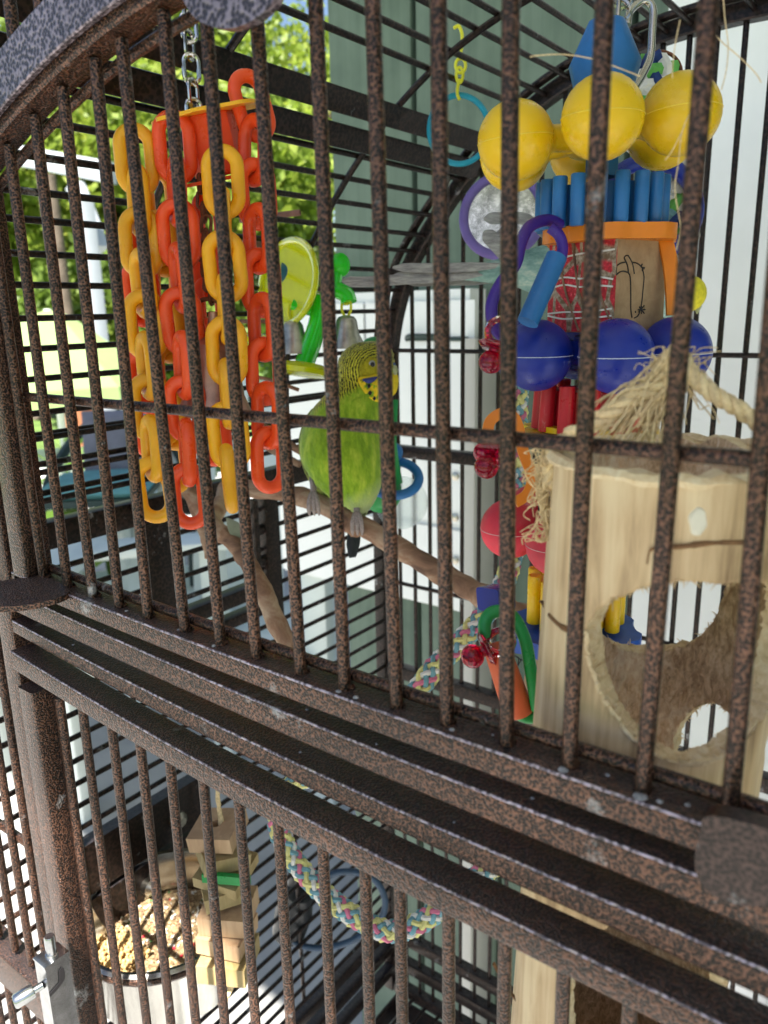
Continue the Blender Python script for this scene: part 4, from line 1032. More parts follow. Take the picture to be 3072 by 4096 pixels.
SIDE = [(2080, 2960), (2140, 2960), (2170, 3100), (2185, 3300), (2175, 3480), (2120, 3560), (2060, 3560)]
LOWF = [(2330, 3900), (2420, 3760), (2600, 3700), (2900, 3700), (3100, 3800), (3150, 4100), (3000, 4300), (2600, 4350), (2350, 4200)]
def cyl(u, v, back=False):
    p = on_log(u, v, LR, back); return (log_ang(p)*LR, p.z)
def poly_noise(P_, amp, closed=True, n=9):
    P_ = [V((a, b, 0)) for a, b in P_]; S_ = spline(P_, n, True)
    return [(p.x+rd.gauss(0, amp), p.y+rd.gauss(0, amp)) for p in S_]
def wrap(P_):   # unwrap angles for the back side
    return [(a if a > 0 else a+2*PI*LR, z) for a, z in P_]
holes = [poly_noise([(cyl(*p[:2])[0]+(p[2] if len(p) > 2 else 0), cyl(*p[:2])[1]) for p in FRONT], .22), poly_noise(wrap([cyl(*p, True) for p in BACK]), .25), poly_noise(wrap([cyl(*p, True) for p in BACK2]), .25), poly_noise([cyl(*p) for p in LOWF], .25)]
def inside(P_, X, Y):
    P_ = np.array(P_); r = np.zeros(X.shape, bool); x0, y0 = P_[-1]
    for x1, y1 in P_:
        c = ((y0 > Y) != (y1 > Y)) & (X < (x1-x0)*(Y-y0)/(y1-y0+1e-12)+x0); r ^= c; x0, y0 = x1, y1
    return r
def closest(P_, X, Y):
    """signed distance of points to polygon (negative inside) and closest point"""
    P_ = np.array(P_); best = np.full(X.shape, 1e9); cx = X.copy(); cy = Y.copy()
    for i in range(len(P_)):
        ax_, ay_ = P_[i-1]; bx, by = P_[i]; dx_, dy_ = bx-ax_, by-ay_
        t = np.clip(((X-ax_)*dx_+(Y-ay_)*dy_)/(dx_*dx_+dy_*dy_+1e-12), 0, 1); qx = ax_+t*dx_; qy = ay_+t*dy_
        d = np.hypot(X-qx, Y-qy); k_ = d < best; best[k_] = d[k_]; cx[k_] = qx[k_]; cy[k_] = qy[k_]
    return best, cx, cy
NA, NZ = 240, 330
aa = (np.arange(NA)/NA*2-.5)*PI*1.0     # -pi/2 .. 3pi/2
z0 = -235.0
zz = z0+(ztop-z0)*np.arange(NZ+1)/NZ
AA, ZZ = np.meshgrid(aa*LR, zz); cell = 2*PI*LR/NA
ins = np.zeros(AA.shape, bool); SX, SY = AA.copy(), ZZ.copy()
for P_ in holes:
    bb, cx, cy = closest(P_, AA, ZZ); i_ = inside(P_, AA, ZZ)
    near = bb < cell*.72
    SX[near] = cx[near]; SY[near] = cy[near]; ins |= (i_ & ~near)
facet = lambda t: 1-.018*np.cos(5*t+.6)-.012*np.cos(9*t)      # slightly faceted trunk
rng = np.random.RandomState(5)
topj = np.interp((AA[0]/LR) % (2*PI), np.linspace(0, 2*PI, 40), rng.normal(0, .7, 40))
SY[-1] += topj
ang_ = SX/LR
Ro = LR*facet(ang_)*(1-.0); Rin = (LR-5.2)*(1+.02*np.sin(ang_*7+SY*.11)+rng.normal(0, .011, SX.shape))
# knots / growth rings: low ridges
def P3d(A_, Z_, R_):
    x = LX+R_*(-LH.x*np.cos(A_)+LS.x*np.sin(A_)); y = LY+R_*(-LH.y*np.cos(A_)+LS.y*np.sin(A_))
    k_ = (Z_-zmid)*.04
    return np.stack([x+LS.x*k_, y+LS.y*k_, Z_], -1)
O = P3d(ang_, SY, Ro); I = P3d(ang_, SY, Rin)
nv = O.shape[0]*O.shape[1]
ok = ~ins
fo = []; fi = []; fr = []
idx = np.arange(nv).reshape(O.shape[:2])
keep = np.zeros((NZ, NA), bool)
for j in range(NZ):
    for i in range(NA):
        i2 = (i+1) % NA
        keep[j, i] = ok[j, i] and ok[j, i2] and ok[j+1, i] and ok[j+1, i2]
for j in range(NZ):
    for i in range(NA):
        if not keep[j, i]: continue
        i2 = (i+1) % NA; a, b, c, d = idx[j, i], idx[j, i2], idx[j+1, i2], idx[j+1, i]
        fo.append((a, b, c, d)); fi.append((d+nv, c+nv, b+nv, a+nv))
        if j == 0 or not keep[j-1, i]: fr.append((b, a, a+nv, b+nv))
        if j == NZ-1 or not keep[j+1, i]: fr.append((d, c, c+nv, d+nv))
        if not keep[j, i-1]: fr.append((a, d, d+nv, a+nv))
        if not keep[j, i2]: fr.append((c, b, b+nv, c+nv))
allv = np.concatenate([O.reshape(-1, 3), I.reshape(-1, 3)])
base_ = np.array([LX, LY, -150.0])
me = bpy.data.meshes.new('trunk_shell'); me.from_pydata(((allv-base_)*S).tolist(), [], fo+fi+fr)
for n_ in ('log_skin', 'log_inner', 'log_rim'): me.materials.append(MATS[n_])
me.polygons.foreach_set('material_index', [0]*len(fo)+[1]*len(fi)+[2]*len(fr))
me.polygons.foreach_set('use_smooth', [True]*len(fo)+[True]*len(fi)+[False]*len(fr)); me.update()
o = bpy.data.objects.new('trunk_shell', me); col.objects.link(o); o.parent = log
# leaf scars (brown ridges), bare patch, frayed rim fibres
def ridge(px, r, mat='branch_bark', name='leaf_scar', lift=-.35):
    MB().tube(spline([on_lean(u, v, LR*1.0+lift) for u, v in px], 5), r, 8, False, None, .6).build(name, mat, log)
simple('scar_brown', (.20, .10, .04), .7, var=.5, vscale=300)
ridge([(2572, 2255), (2580, 2205), (2610, 2188), (2700, 2185), (2790, 2172), (2880, 2165), (3000, 2168)], [.2]*6+[.5]*6+[.9]*6+[1.3]*6+[1.5]*7, 'scar_brown')
ridge([(2165, 2405), (2200, 2450), (2250, 2500), (2300, 2525), (2345, 2545)], [.6]*6+[1.3]*5+[1.5]*5+[.9]*5, 'scar_brown')
ridge([(2036, 3870), (2090, 3960), (2150, 4040), (2210, 4090)], .6, 'scar_brown')
vs = [on_lean(2770, 2085, LR+.42)]; fs = []
for k_ in (1, 2, 3):
    for i in range(24):
        t = 2*PI*i/24; f_ = k_/3; vs.append(on_lean(2770+(45*math.cos(t)+4*math.sin(5*t))*f_, 2085+72*math.sin(t)*f_, LR+(.42 if k_ < 3 else -.6)))
fs = [(0, 1+i, 1+(i+1) % 24) for i in range(24)]+[(1+k_*24+i, 1+(k_+1)*24+i, 1+(k_+1)*24+(i+1) % 24, 1+k_*24+(i+1) % 24) for k_ in range(2) for i in range(24)]
MB().add(vs, fs).build('bare_patch', 'wool', log)
for HP_, n_ in ((holes[0], 420), (holes[1], 200), (holes[2], 160)):
    mb = MB()
    for k in range(n_):
        a, z = HP_[rd.randrange(len(HP_))]; t = a/LR; R_ = LR-rd.uniform(0, 5)
        p = V(P3d(np.array(t), np.array(z), np.array(R_)).tolist()); d = V((jit(1), jit(1), jit(1)))
        mb.tube([p, p+d*1.0, p+d*1.6+V((0, 0, -.3))], [.22, .12, .04], 4)
    mb.build('frayed_fibres', 'log_rim', log, kind='stuff')
# pale chewed lip around the front hole and the top edge
lip = spline([on_lean(u, v, LR+.1) for u, v in [(2345, 2520), (2352, 2600), (2372, 2680), (2400, 2750), (2430, 2810), (2480, 2870), (2530, 2940), (2600, 2990), (2660, 3030), (2740, 3050), (2860, 3045), (2960, 2990), (3040, 2880)]], 6)
MB().tube([p+V((jit(.25), jit(.25), jit(.3))) for p in lip], [.35+.45*rd.random() for _ in lip], 6).build('chewed_lip', 'log_rim', log)
tp = [V(P3d(np.array(t), np.array(ztop-.4), np.array(LR-.9)).tolist())+V((jit(.2), jit(.2), jit(.35))) for t in [2*PI*i/90 for i in range(90)]]
MB().tube(tp, [1.3+.5*rd.random() for _ in tp], 6, True).build('chewed_lip', 'log_rim', log)

# sisal rope: from the knot behind the bar down to both sides of the log
rope = thing('sisal_rope', dp(2700, 1500, 176), 'frayed sisal rope knotted behind a front bar, its ends tied to the hollow log', 'rope')
def twist(path, R, k, mat, par, turns, name='strand', rr=None):
    fr_ = []
    for i, p in enumerate(path):
        t = (path[min(i+1, len(path)-1)]-path[max(i-1, 0)]).normalized(); u = (FWD-t*FWD.dot(t)).normalized(); fr_.append((p, u, t.cross(u)))
    for s_ in range(k):
        pts = []
        for i, (p, u, w) in enumerate(fr_):
            a = 2*PI*(s_/k+turns*i/len(path)); pts.append(p+(u*math.cos(a)+w*math.sin(a))*R*.5)
        MB().tube(pts, rr or R*.56, 7).build(name, mat, par)
kn = (2715, 1440)
twist(spline([dp(2715, 1390, 172), dp(2640, 1530, 172), dp(2520, 1600, 173), dp(2400, 1680, 175), dp(2280, 1740, 180), dp(2225, 1790, 190), dp(2205, 1850, 192), dp(2200, 1950, 192)], 7), 2.0, 3, 'sisal', rope, 5)
twist(spline([dp(2715, 1400, 172), dp(2770, 1500, 170), dp(2860, 1580, 168), dp(2960, 1640, 168), dp(3080, 1740, 170), dp(3160, 1850, 176)], 7), 1.9, 3, 'sisal', rope, 4)
twist(spline([dp(2200, 1760, 196), dp(2180, 1850, 197), dp(2170, 1950, 197), dp(2185, 2060, 197), dp(2210, 2150, 197)], 6), 1.5, 3, 'sisal', rope, 3)
MB().ball(dp(2700, 1445, 172), 3.4, 12, 8).build('knot', 'sisal', rope)
MB().ball(dp(2725, 1490, 172), 3.1, 12, 8).build('knot', 'sisal', rope)
def fray(n, src, dst, r, name='loose_fibres', mat='twine', curl=3.0):
    mb = MB()
    for k in range(n):
        a, b = src(), dst(); L_ = (b-a).length; mid = (a+b)/2+V((jit(1), jit(1), jit(1)))*curl
        q1 = a+(b-a)*.3+V((jit(1), jit(1), jit(1)))*curl*.5; q3 = a+(b-a)*.8+V((jit(1), jit(1), jit(1)))*curl*.7
        mb.tube(spline([a, q1, mid, q3, b], 4), r*rd.uniform(.7, 1.2), 4)
    mb.build(name, mat, rope, kind='stuff')
fray(130, lambda: dp(2690+jit(35), 1450+jit(60), 172+jit(3)), lambda: dp(rd.uniform(2330, 2640), rd.uniform(1640, 1790), 176+jit(5)), .20, curl=1.6)
fray(60, lambda: dp(2690+jit(35), 1450+jit(60), 172+jit(3)), lambda: dp(2700+jit(190), 1560+jit(170), 172+jit(5)), .13)
fray(40, lambda: dp(2190+jit(20), 1850+jit(80), 194), lambda: dp(2150+jit(50), 1960+jit(170), 194+jit(4)), .16)
fray(16, lambda: dp(2200+jit(20), 2100+jit(30), 193), lambda: dp(2130+jit(60), 2140+jit(40), 193+jit(4)), .16)
th = thing('loose_twine', dp(2700, 400, 178), 'few thin beige twine threads trailing down past the yellow balls', 'twine')
for pts_ in ([(2300, 235), (2120, 228), (2150, 222), (2260, 218), (2380, 238), (2470, 270), (2560, 305)], [(2840, -20), (2845, 60), (2850, 110), (2880, 160), (2960, 230), (3020, 290), (3045, 330)], [(2845, 60), (2840, 160), (2825, 250), (2800, 340), (2790, 400)],
             [(2893, -10), (2900, 80), (2912, 180), (2905, 280), (2885, 360)], [(2720, 80), (2700, 180), (2690, 280), (2690, 310)], [(2850, 150), (2780, 400), (2730, 520), (2715, 640), (2700, 760), (2720, 900), (2705, 1000)], [(2740, 500), (2690, 600), (2660, 640)]):
    if pts_[0] == (2300, 235): pts_ = pts_[1:]
    MB().tube(spline([dp(u, v, 178) for u, v in pts_], 6), .13, 5).build('thread', 'twine', th)

# ------------------------------------------------------------------ braided rope perch and the blue green one
def braid(path, R, cols_, par, pitch=26, r_=.27, nst=12):
    n = len(path); fr_ = []; s_ = 0; u = None
    for i, p in enumerate(path):
        t = (path[min(i+1, n-1)]-path[max(i-1, 0)]).normalized()
        if u is None: u = t.orthogonal().normalized()
        u = (u-t*u.dot(t)).normalized(); w = t.cross(u)
        if i: s_ += (p-path[i-1]).length
        fr_.append((p, u.copy(), w, s_))
    half = nst//2
    for k in range(nst):
        dirn = 1 if k % 2 else -1; ph = (k//2)*2*PI/half; pts = []
        for p, u_, w, s__ in fr_:
            a = dirn*2*PI*s__/pitch+ph; rad = R*(.74+.11*math.cos(half*a*1.0)*dirn)
            pts.append(p+(u_*math.cos(a)+w*math.sin(a))*rad)
        MB().tube(pts, R*r_, 6).build('strand', cols_[k % len(cols_)], par)
def resample(P_, d):
    out = [P_[0]]; acc_ = 0
    for a, b in zip(P_, P_[1:]):
        L_ = (b-a).length
        while acc_+L_ >= d:
            t = (d-acc_)/L_; a = a+(b-a)*t; out.append(a); L_ = (b-a).length; acc_ = 0
        acc_ += L_
    return out
bp = [(2075, 1500, 395), (2065, 1800, 392), (2060, 2100, 385), (2035, 2280, 380), (1960, 2430, 372), (1850, 2560, 366), (1740, 2670, 362), (1650, 2790, 358), (1520, 2960, 362), (1330, 3060, 372), (1160, 3150, 385), (1110, 3290, 392), (1170, 3430, 392), (1290, 3570, 388), (1440, 3680, 384), (1560, 3725, 380), (1680, 3690, 378), (1790, 3610, 378), (1920, 3500, 380), (2100, 3380, 384)]
rp_ = thing('rope_perch', dp(1600, 2800, 360), 'braided blue, pink, yellow and white rope perch looping through the middle of the cage', 'rope perch')
braid(resample(spline([dp(*q_) for q_ in bp], 10), 1.6), 5.1, ['rope_blue', 'rope_pink', 'rope_yellow', 'rope_white', 'rope_blue', 'rope_yellow'], rp_, 32)
r2 = thing('rope_preener', dp(2600, 400, 330), 'thick braided rope of navy, green and white hanging behind the yellow balls', 'rope toy')
braid(resample(spline([dp(2640, 270, 335), dp(2600, 340, 335), dp(2560, 430, 335), dp(2600, 560, 335), dp(2680, 700, 335), dp(2700, 860, 335), dp(2690, 1000, 335), dp(2640, 1120, 335)], 10), 1.8), 9.5, ['rope_navy', 'rope_green', 'rope_white', 'rope_navy', 'rope_white', 'rope_green', 'rope_blue', 'rope_white'], r2, 44)
MB().tube(circle(dp(2640, 290, 333), 9, RIGHT, UP, 24), .8, 6, True).build('wire_ring', 'rusty_iron', r2)
ring2 = MB().tube(circle(dp(2600, 830, 322), 19, RIGHT, UP, 40), 3.2, 12, True).build('plastic_ring', 'deep_blue_plastic', None, label='dark blue plastic ring half hidden behind the light blue gear', category='toy ring')

# ------------------------------------------------------------------ perch branches
br = thing('branch_perch', dp(1500, 2200, 480), 'knobbly brown natural branch perch that the green budgie stands on', 'perch')
def limb(pts, rad, n=6):
    P_ = spline([dp(*q_) for q_ in pts], n); m_ = len(P_); rs_ = [(rad[0]+(rad[1]-rad[0])*i/(m_-1))*(1+.07*math.sin(i*1.1)+.05*math.sin(i*2.7+1))+jit(.3) for i in range(m_)]
    return MB().tube(P_, rs_, 12)
limb([(900, 1945, 520), (1010, 1955, 510), (1200, 1985, 490), (1390, 2070, 468), (1560, 2170, 452), (1760, 2290, 432), (1960, 2400, 414), (2120, 2480, 400)], (5.6, 6.4)).build('limb', 'branch_bark', br)
limb([(700, 1900, 500), (790, 2010, 495), (860, 2110, 480), (960, 2200, 468), (1050, 2360, 450), (1110, 2500, 440), (1190, 2640, 430), (1260, 2800, 425)], (5.0, 6.0)).build('limb', 'branch_bark', br)
limb([(905, 1945, 522), (880, 2020, 505), (850, 2090, 486)], (5, 5)).build('limb', 'branch_bark', br)
limb([(1400, 2095, 466), (1420, 2120, 464), (1432, 2130, 462)], (6, 3)).build('knot', 'branch_bark', br)
limb([(770, 1990, 500), (820, 2140, 490), (838, 2230, 486)], (4.5, 3)).build('twig', 'branch_bark', br)
for pts_, lab in (([(1030, 1690, 520), (1130, 1760, 510), (1240, 1830, 500)], 0), ([(1020, 1760, 515), (1200, 1860, 500)], 0)):
    limb(pts_, (2.6, 2.2)).build('twig', 'branch_bark', br)
# olive leaves painted on the branch wood? dried leaves hanging from it
for (u, v, d, L_, a) in ((800, 1980, 478, 22, -1.2), (905, 2070, 470, 20, -.9)):
    p = dp(u, v, d); dr = (RIGHT*math.cos(a)+UP*math.sin(a)).normalized(); sd = FWD.cross(dr)
    mb = MB(); vs = []; fs = []
    for q_ in range(8):
        f_ = q_/7; w = 4.2*math.sin(PI*f_)+.2; c = p+dr*L_*f_; vs += [c-sd*w, c-FWD*.6, c+sd*w]
    for q_ in range(7): fs += [(q_*3, q_*3+1, q_*3+4, q_*3+3), (q_*3+1, q_*3+2, q_*3+5, q_*3+4)]
    simple('dry_leaf', (.22, .24, .17), .8) if 'dry_leaf' not in MATS else None
    mb.add(vs, fs).build('leaf', 'dry_leaf', br)

# ------------------------------------------------------------------ green budgie
BD = 462.0; bm = BD/3135.1
vent = dp(1425, 2010, BD); 
bird = thing('budgie', vent, 'green and yellow budgie perched on the branch with its head turned aside', 'bird')
bird.rotation_euler = (0, 0, viewyaw)
RZm = Matrix.Rotation(viewyaw, 3, 'Z')
def bl(u, v, depth=0.0):                    # pixel to the bird's own axes (mm)
    p = dp(u, v, BD+depth); return RZm.inverted() @ (p-vent)
def bl_build(mb, name, mat, par, **k):
    me_ = bpy.data.meshes.new(name); me_.from_pydata([tuple(p*S) for p in mb.v], [], mb.f); me_.materials.append(MATS[mat]); me_.update()
    me_.polygons.foreach_set('use_smooth', [True]*len(me_.polygons))
    o_ = bpy.data.objects.new(name, me_); col.objects.link(o_); o_.parent = par; return o_
secs = [(1452, 2052, 4, 0), (1440, 2030, 38, 0), (1415, 1985, 92, 0), (1392, 1920, 136, 0), (1375, 1840, 166, 0), (1370, 1760, 170, 0), (1385, 1680, 160, 0), (1410, 1610, 138, -2), (1440, 1560, 112, -4), (1458, 1520, 105, -5), (1462, 1475, 110, -6), (1466, 1430, 106, -6), (1474, 1395, 86, -6), (1480, 1372, 48, -6), (1482, 1364, 8, -6)]
ring_n = 36; vs = []; fs = []
ss = []
for i in range(len(secs)-1):
    for j in range(4):
        t = j/4; p0, p1, p2, p3 = [np.array(secs[min(max(q_, 0), len(secs)-1)], float) for q_ in (i-1, i, i+1, i+2)]
        ss.append(.5*((2*p1)+(p2-p0)*t+(2*p0-5*p1+4*p2-p3)*t*t+(3*p1-p0-3*p2+p3)*t**3))
ss.append(np.array(secs[-1], float))
for (u, v, r, dz) in ss:
    c = bl(u, v, dz); R_ = max(r, 1)*bm
    for q_ in range(ring_n):
        t = 2*PI*q_/ring_n; dd = .86 if v > 1560 else .92
        vs.append(V((c.x+R_*math.cos(t), c.y+R_*dd*math.sin(t), c.z)))
for i in range(len(ss)-1):
    for q_ in range(ring_n):
        r_ = (q_+1) % ring_n; fs.append((i*ring_n+q_, (i+1)*ring_n+q_, (i+1)*ring_n+r_, i*ring_n+r_))
fs.append(tuple(range(ring_n))); fs.append(tuple((len(ss)-1)*ring_n+q_ for q_ in range(ring_n))[::-1])
bl_build(MB().add(vs, fs), 'body', 'budgie_plumage', bird)
def plume(name, mat, n, i0, i1, ln, wd, seed, keepf=lambda x, y, z: True):
    r = random.Random(seed); mb = MB()
    for k in range(n):
        f = r.uniform(i0, i1); i = int(f); a_ = np.array(ss[i])*(1-(f-i))+np.array(ss[min(i+1, len(ss)-1)])*(f-i)
        t = r.uniform(0, 2*PI); c = bl(a_[0], a_[1], a_[3]); R_ = a_[2]*bm; dd = .86 if a_[1] > 1560 else .92
        p = V((c.x+R_*math.cos(t), c.y+R_*dd*math.sin(t), c.z)); nn = V((math.cos(t), math.sin(t)/dd, .0)).normalized()
        j = max(i-3, 0); c2 = bl(ss[j][0], ss[j][1], ss[j][3]); R2 = ss[j][2]*bm; p2 = V((c2.x+R2*math.cos(t), c2.y+R2*dd*math.sin(t), c2.z))
        dn_ = p2-p
        if dn_.length < .01: continue
        dn_.normalize(); sd = nn.cross(dn_).normalized(); nn = dn_.cross(sd); nn = nn if nn.dot(V((math.cos(t), math.sin(t), 0))) > 0 else -nn
        dn_ = (dn_+sd*r.gauss(0, .16)).normalized(); L_ = ln*r.uniform(.7, 1.2); w_ = wd*r.uniform(.8, 1.2)
        b0_ = p-nn*.15; tip = p+dn_*L_+nn*r.uniform(.35, .8); md_ = p+dn_*L_*.55+nn*.55
        mb.add([b0_-sd*w_*.5, b0_+sd*w_*.5, md_+sd*w_+nn*-.25, md_+nn*.15, md_-sd*w_+nn*-.25, tip], [(0, 1, 2, 3), (0, 3, 4), (3, 2, 5), (4, 3, 5)])
    o_ = bl_build(mb, name, mat, bird); o_['kind'] = 'stuff'; return o_
plume('body_feathers', 'budgie_plumage', 1900, 2, 34, 5.2, 1.5, 1)
plume('head_feathers', 'budgie_plumage', 900, 33, 53, 2.4, .75, 2)
# surface point on the camera side of the bird
def bsurf(u, v, lift=0):
    k_ = min(range(len(ss)), key=lambda i: abs(ss[i][1]-v)); cu, cv, r, dz = ss[k_]
    dx_ = (u-cu)*bm; R_ = r*bm; dd = .86 if cv > 1560 else .92
    y = -math.sqrt(max(R_*R_-dx_*dx_, 0))*dd
    c = bl(u, v, dz); return V((c.x, c.y+y-lift, c.z))
def dab(px, mat, name, lift=.25, par=bird, th=.7):
    pts_ = [bsurf(u, v, lift) for u, v in spline2(px)]
    qq = spline2(px); cen = bsurf(sum(a for a, b in qq)/len(qq), sum(b for a, b in qq)/len(qq), lift+th*.4); n_ = len(pts_)
    return bl_build(MB().add(pts_+[cen]+[p+V((0, 2.2, 0)) for p in pts_], [(i, (i+1) % n_, n_) for i in range(n_)]+[(i, n_+1+i, n_+1+(i+1) % n_, (i+1) % n_) for i in range(n_)]), name, mat, par)
def spline2(px): return [(p.x, p.y) for p in spline([V((a, b, 0)) for a, b in px], 5, True)]
dab([(1435, 1505), (1480, 1495), (1545, 1485), (1590, 1500), (1588, 1560), (1560, 1590), (1520, 1600), (1485, 1585), (1450, 1545)], 'throat_yellow', 'throat_mask', 1.1)
dab([(1452, 1508), (1478, 1502), (1512, 1498), (1500, 1514), (1480, 1524), (1462, 1518)], 'cheek_blue', 'cheek_patch', 1.9)
for (u, v, r) in ((1478, 1534, 7.5), (1482, 1561, 8), (1499, 1583, 7)):
    dab([(u-r, v), (u, v-r*1.1), (u+r*.9, v), (u, v+r*1.2)], 'eye_black', 'throat_spot', 2.1, th=.3)
e = bsurf(1489, 1451, -1.4); bl_build(MB().ball(e, 2.3, 16, 10, V((0, 1, 0))), 'eye', 'eye_white', bird)
bl_build(MB().ball(e+V((.3, -1.35, 0)), 1.5, 14, 8, V((0, 1, 0))), 'pupil', 'eye_black', bird)
# forehead, cere and beak on the right of the head
fh = bl(1556, 1440, -6); bl_build(MB().ball(fh+V((-3.4, -1, 0)), 6.0, 18, 12, Z, 1.35), 'forehead', 'feather_yellow', bird)
bl_build(MB().ball(fh+V((2.0, -2, -3)), 1.9, 12, 8), 'cere', 'cere_blue', bird)
bl_build(MB().tube(spline([fh+V((.5, -2, -3.5)), fh+V((3.2, -2.6, -6)), fh+V((2.2, -2.6, -10.5))], 4), [2.6, 2.6, 2.5, 2.3, 2.0, 1.6, 1.1, .6, .2], 10), 'beak', 'horn', bird)
# wings folded on both sides, barred
def wing(px, mat='wing_scallop'):
    P_ = spline([bl(u, v, d) for u, v, d in px], 5); m_ = len(P_); rs_ = [5.2*math.sin(PI*min(1, .12+.88*i/(m_-1)))+.4 for i in range(m_)]
    o_ = MB().tube(P_, rs_, 12, False, V((0, 1, 0)), 2.0); return bl_build(o_, 'wing', mat, bird)
wing([(1528, 1620, 10), (1540, 1700, 10), (1532, 1790, 12), (1508, 1880, 14), (1480, 1960, 16), (1455, 2040, 18)])
wing([(1262, 1640, 22), (1240, 1700, 22), (1230, 1790, 22), (1260, 1900, 24), (1320, 1990, 24), (1380, 2060, 24)])
tl = [bl(1432, 2030, 14), bl(1420, 2110, 14), bl(1412, 2180, 12), bl(1410, 2232, 10)]
for k in range(4):
    bl_build(MB().tube(spline([p+V(((k-1.5)*1.0, k*.5, 0)) for p in tl], 4), [2.6]*9+[2.0, 1.5, 1.0, .4], 8, False, V((0, 1, 0)), .25), 'tail_feather', 'tail_dark', bird)
# feet: toes curl round the perch
def foot(u, v, lab):
    top = bl(u, v-60, -2); an = bl(u+2, v, -8)
    mb = MB().tube([top, (top+an)/2, an], [2.4, 1.9, 1.8], 10)
    for k, a in enumerate((-2.4, .2, 2.6)):
        p1 = an+V((a*.5, -2.2, -.6)); p2 = an+V((a, -4.6, -5)); p3 = an+V((a*1.1, -4.4, -9.5)); p4 = an+V((a*1.1, -1.8, -13)); mb.tube(spline([an, p1, p2, p3, p4], 4), [1.5]*9+[1.3]*4+[1.0, .8, .6, .3], 8)
    return bl_build(mb, 'foot', 'bird_foot', bird)
foot(1252, 1972, ''); foot(1425, 2052, '')

# ------------------------------------------------------------------ second, aqua budgie behind the tower
B2 = 425.0
b2 = thing('aqua_budgie', dp(2350, 1150, B2), 'pale aqua budgie mostly hidden behind the toy tower, grey tail pointing left', 'bird')
def loftu(secs_, mat, name, par, flat=.8):
    P_ = []; R_ = []
    for i in range(len(secs_)-1):
        for j in range(4):
            t = j/4; p0, p1, p2, p3 = [np.array(secs_[min(max(q_, 0), len(secs_)-1)], float) for q_ in (i-1, i, i+1, i+2)]
            P_.append(.5*((2*p1)+(p2-p0)*t+(2*p0-5*p1+4*p2-p3)*t*t+(3*p1-p0-3*p2+p3)*t**3))
    P_.append(np.array(secs_[-1], float))
    return MB().tube([dp(q_[0], q_[1], B2+q_[3]) for q_ in P_], [max(q_[2], .5)*B2/3135.1 for q_ in P_], 24, False, UP, 1).build(name, mat, par)
loftu([(1850, 1095, 24, 0), (1950, 1090, 40, 0), (2080, 1080, 70, 0), (2220, 1090, 120, 0), (2380, 1120, 150, 0), (2520, 1150, 150, 0), (2620, 1170, 125, 0), (2690, 1180, 112, 0), (2750, 1180, 85, 0), (2785, 1180, 20, 0)], 'aqua_plumage', 'body', b2)
MB().ball(dp(2752, 1175, B2-6), 9.5, 16, 12).build('face', 'feather_yellow', b2)
MB().tube([dp(2778, 1210, B2-2), dp(2792, 1230, B2-2), dp(2788, 1255, B2-2)], [2.2, 2, .4], 8).build('beak', 'horn', b2)
def feather(px, w, dist, mat='grey_feather', par=b2, name='tail_feather'):
    P_ = spline([dp(u, v, dist) for u, v in px], 6); m_ = len(P_)
    rs_ = [w*(.35+.65*min(1, 3*i/(m_-1)))*min(1, (1.02-i/(m_-1))*6+.1) for i in range(m_)]
    MB().tube(P_, rs_, 10, False, UP, 1).sweep([P_[0], P_[0]+(P_[1]-P_[0])*.01], [(.1, .1), (-.1, .1), (0, -.1)], UP) if False else None
    prof = [(.14*math.cos(2*PI*q_/10), math.sin(2*PI*q_/10)) for q_ in range(10)]
    MB().sweep(P_, prof, UP, False, rs_).build(name, mat, par)
feather([(1950, 1095), (1800, 1105), (1600, 1118), (1450, 1128), (1368, 1122)], 3.0, B2-2)
feather([(1980, 1080), (1850, 1095), (1700, 1108), (1560, 1112)], 3.6, B2-4)
feather([(2020, 1060), (1880, 1068), (1740, 1072), (1570, 1070)], 2.7, B2-6)
feather([(2050, 1110), (1900, 1120), (1760, 1122), (1620, 1128)], 3.0, B2+3)
feather([(2120, 1110), (2060, 1060), (1990, 980), (1935, 925)], 4.5, B2-5, name='wing_feather')
feather([(2160, 1110), (2100, 1040), (2030, 960), (1985, 930)], 4.5, B2-3, name='wing_feather')
feather([(2180, 950), (2110, 880), (2020, 872), (1935, 875)], 3.5, B2+2, name='wing_feather')
b2['label'] = 'pale aqua budgie mostly hidden behind the toy tower, grey tail pointing left'

# ------------------------------------------------------------------ mirror with lilac frame
md = 470.0
mir = thing('ring_mirror', dp(1990, 850, md), 'round mirror in a lilac plastic ring beside the toy tower', 'mirror')
mn_ = (-FWD*1.0+RIGHT*-.25+UP*.1).normalized(); ma = (RIGHT-mn_*RIGHT.dot(mn_)).normalized(); mb_ = mn_.cross(ma)
mc = dp(2010, 860, md)
MB().tube(circle(mc, 23.5, ma, mb_, 48, 25), 2.9, 12, True).build('frame', 'lilac_plastic', mir)
MB().plate(circle(mc, 21.5, ma, mb_, 40, 23), -mn_*1.5).build('glass', 'mirror_glass', mir, False)
MB().tube([dp(2010, 690, md), dp(2012, 640, md), dp(2030, 600, md)], 1.6, 8).build('hook', 'lilac_plastic', mir)

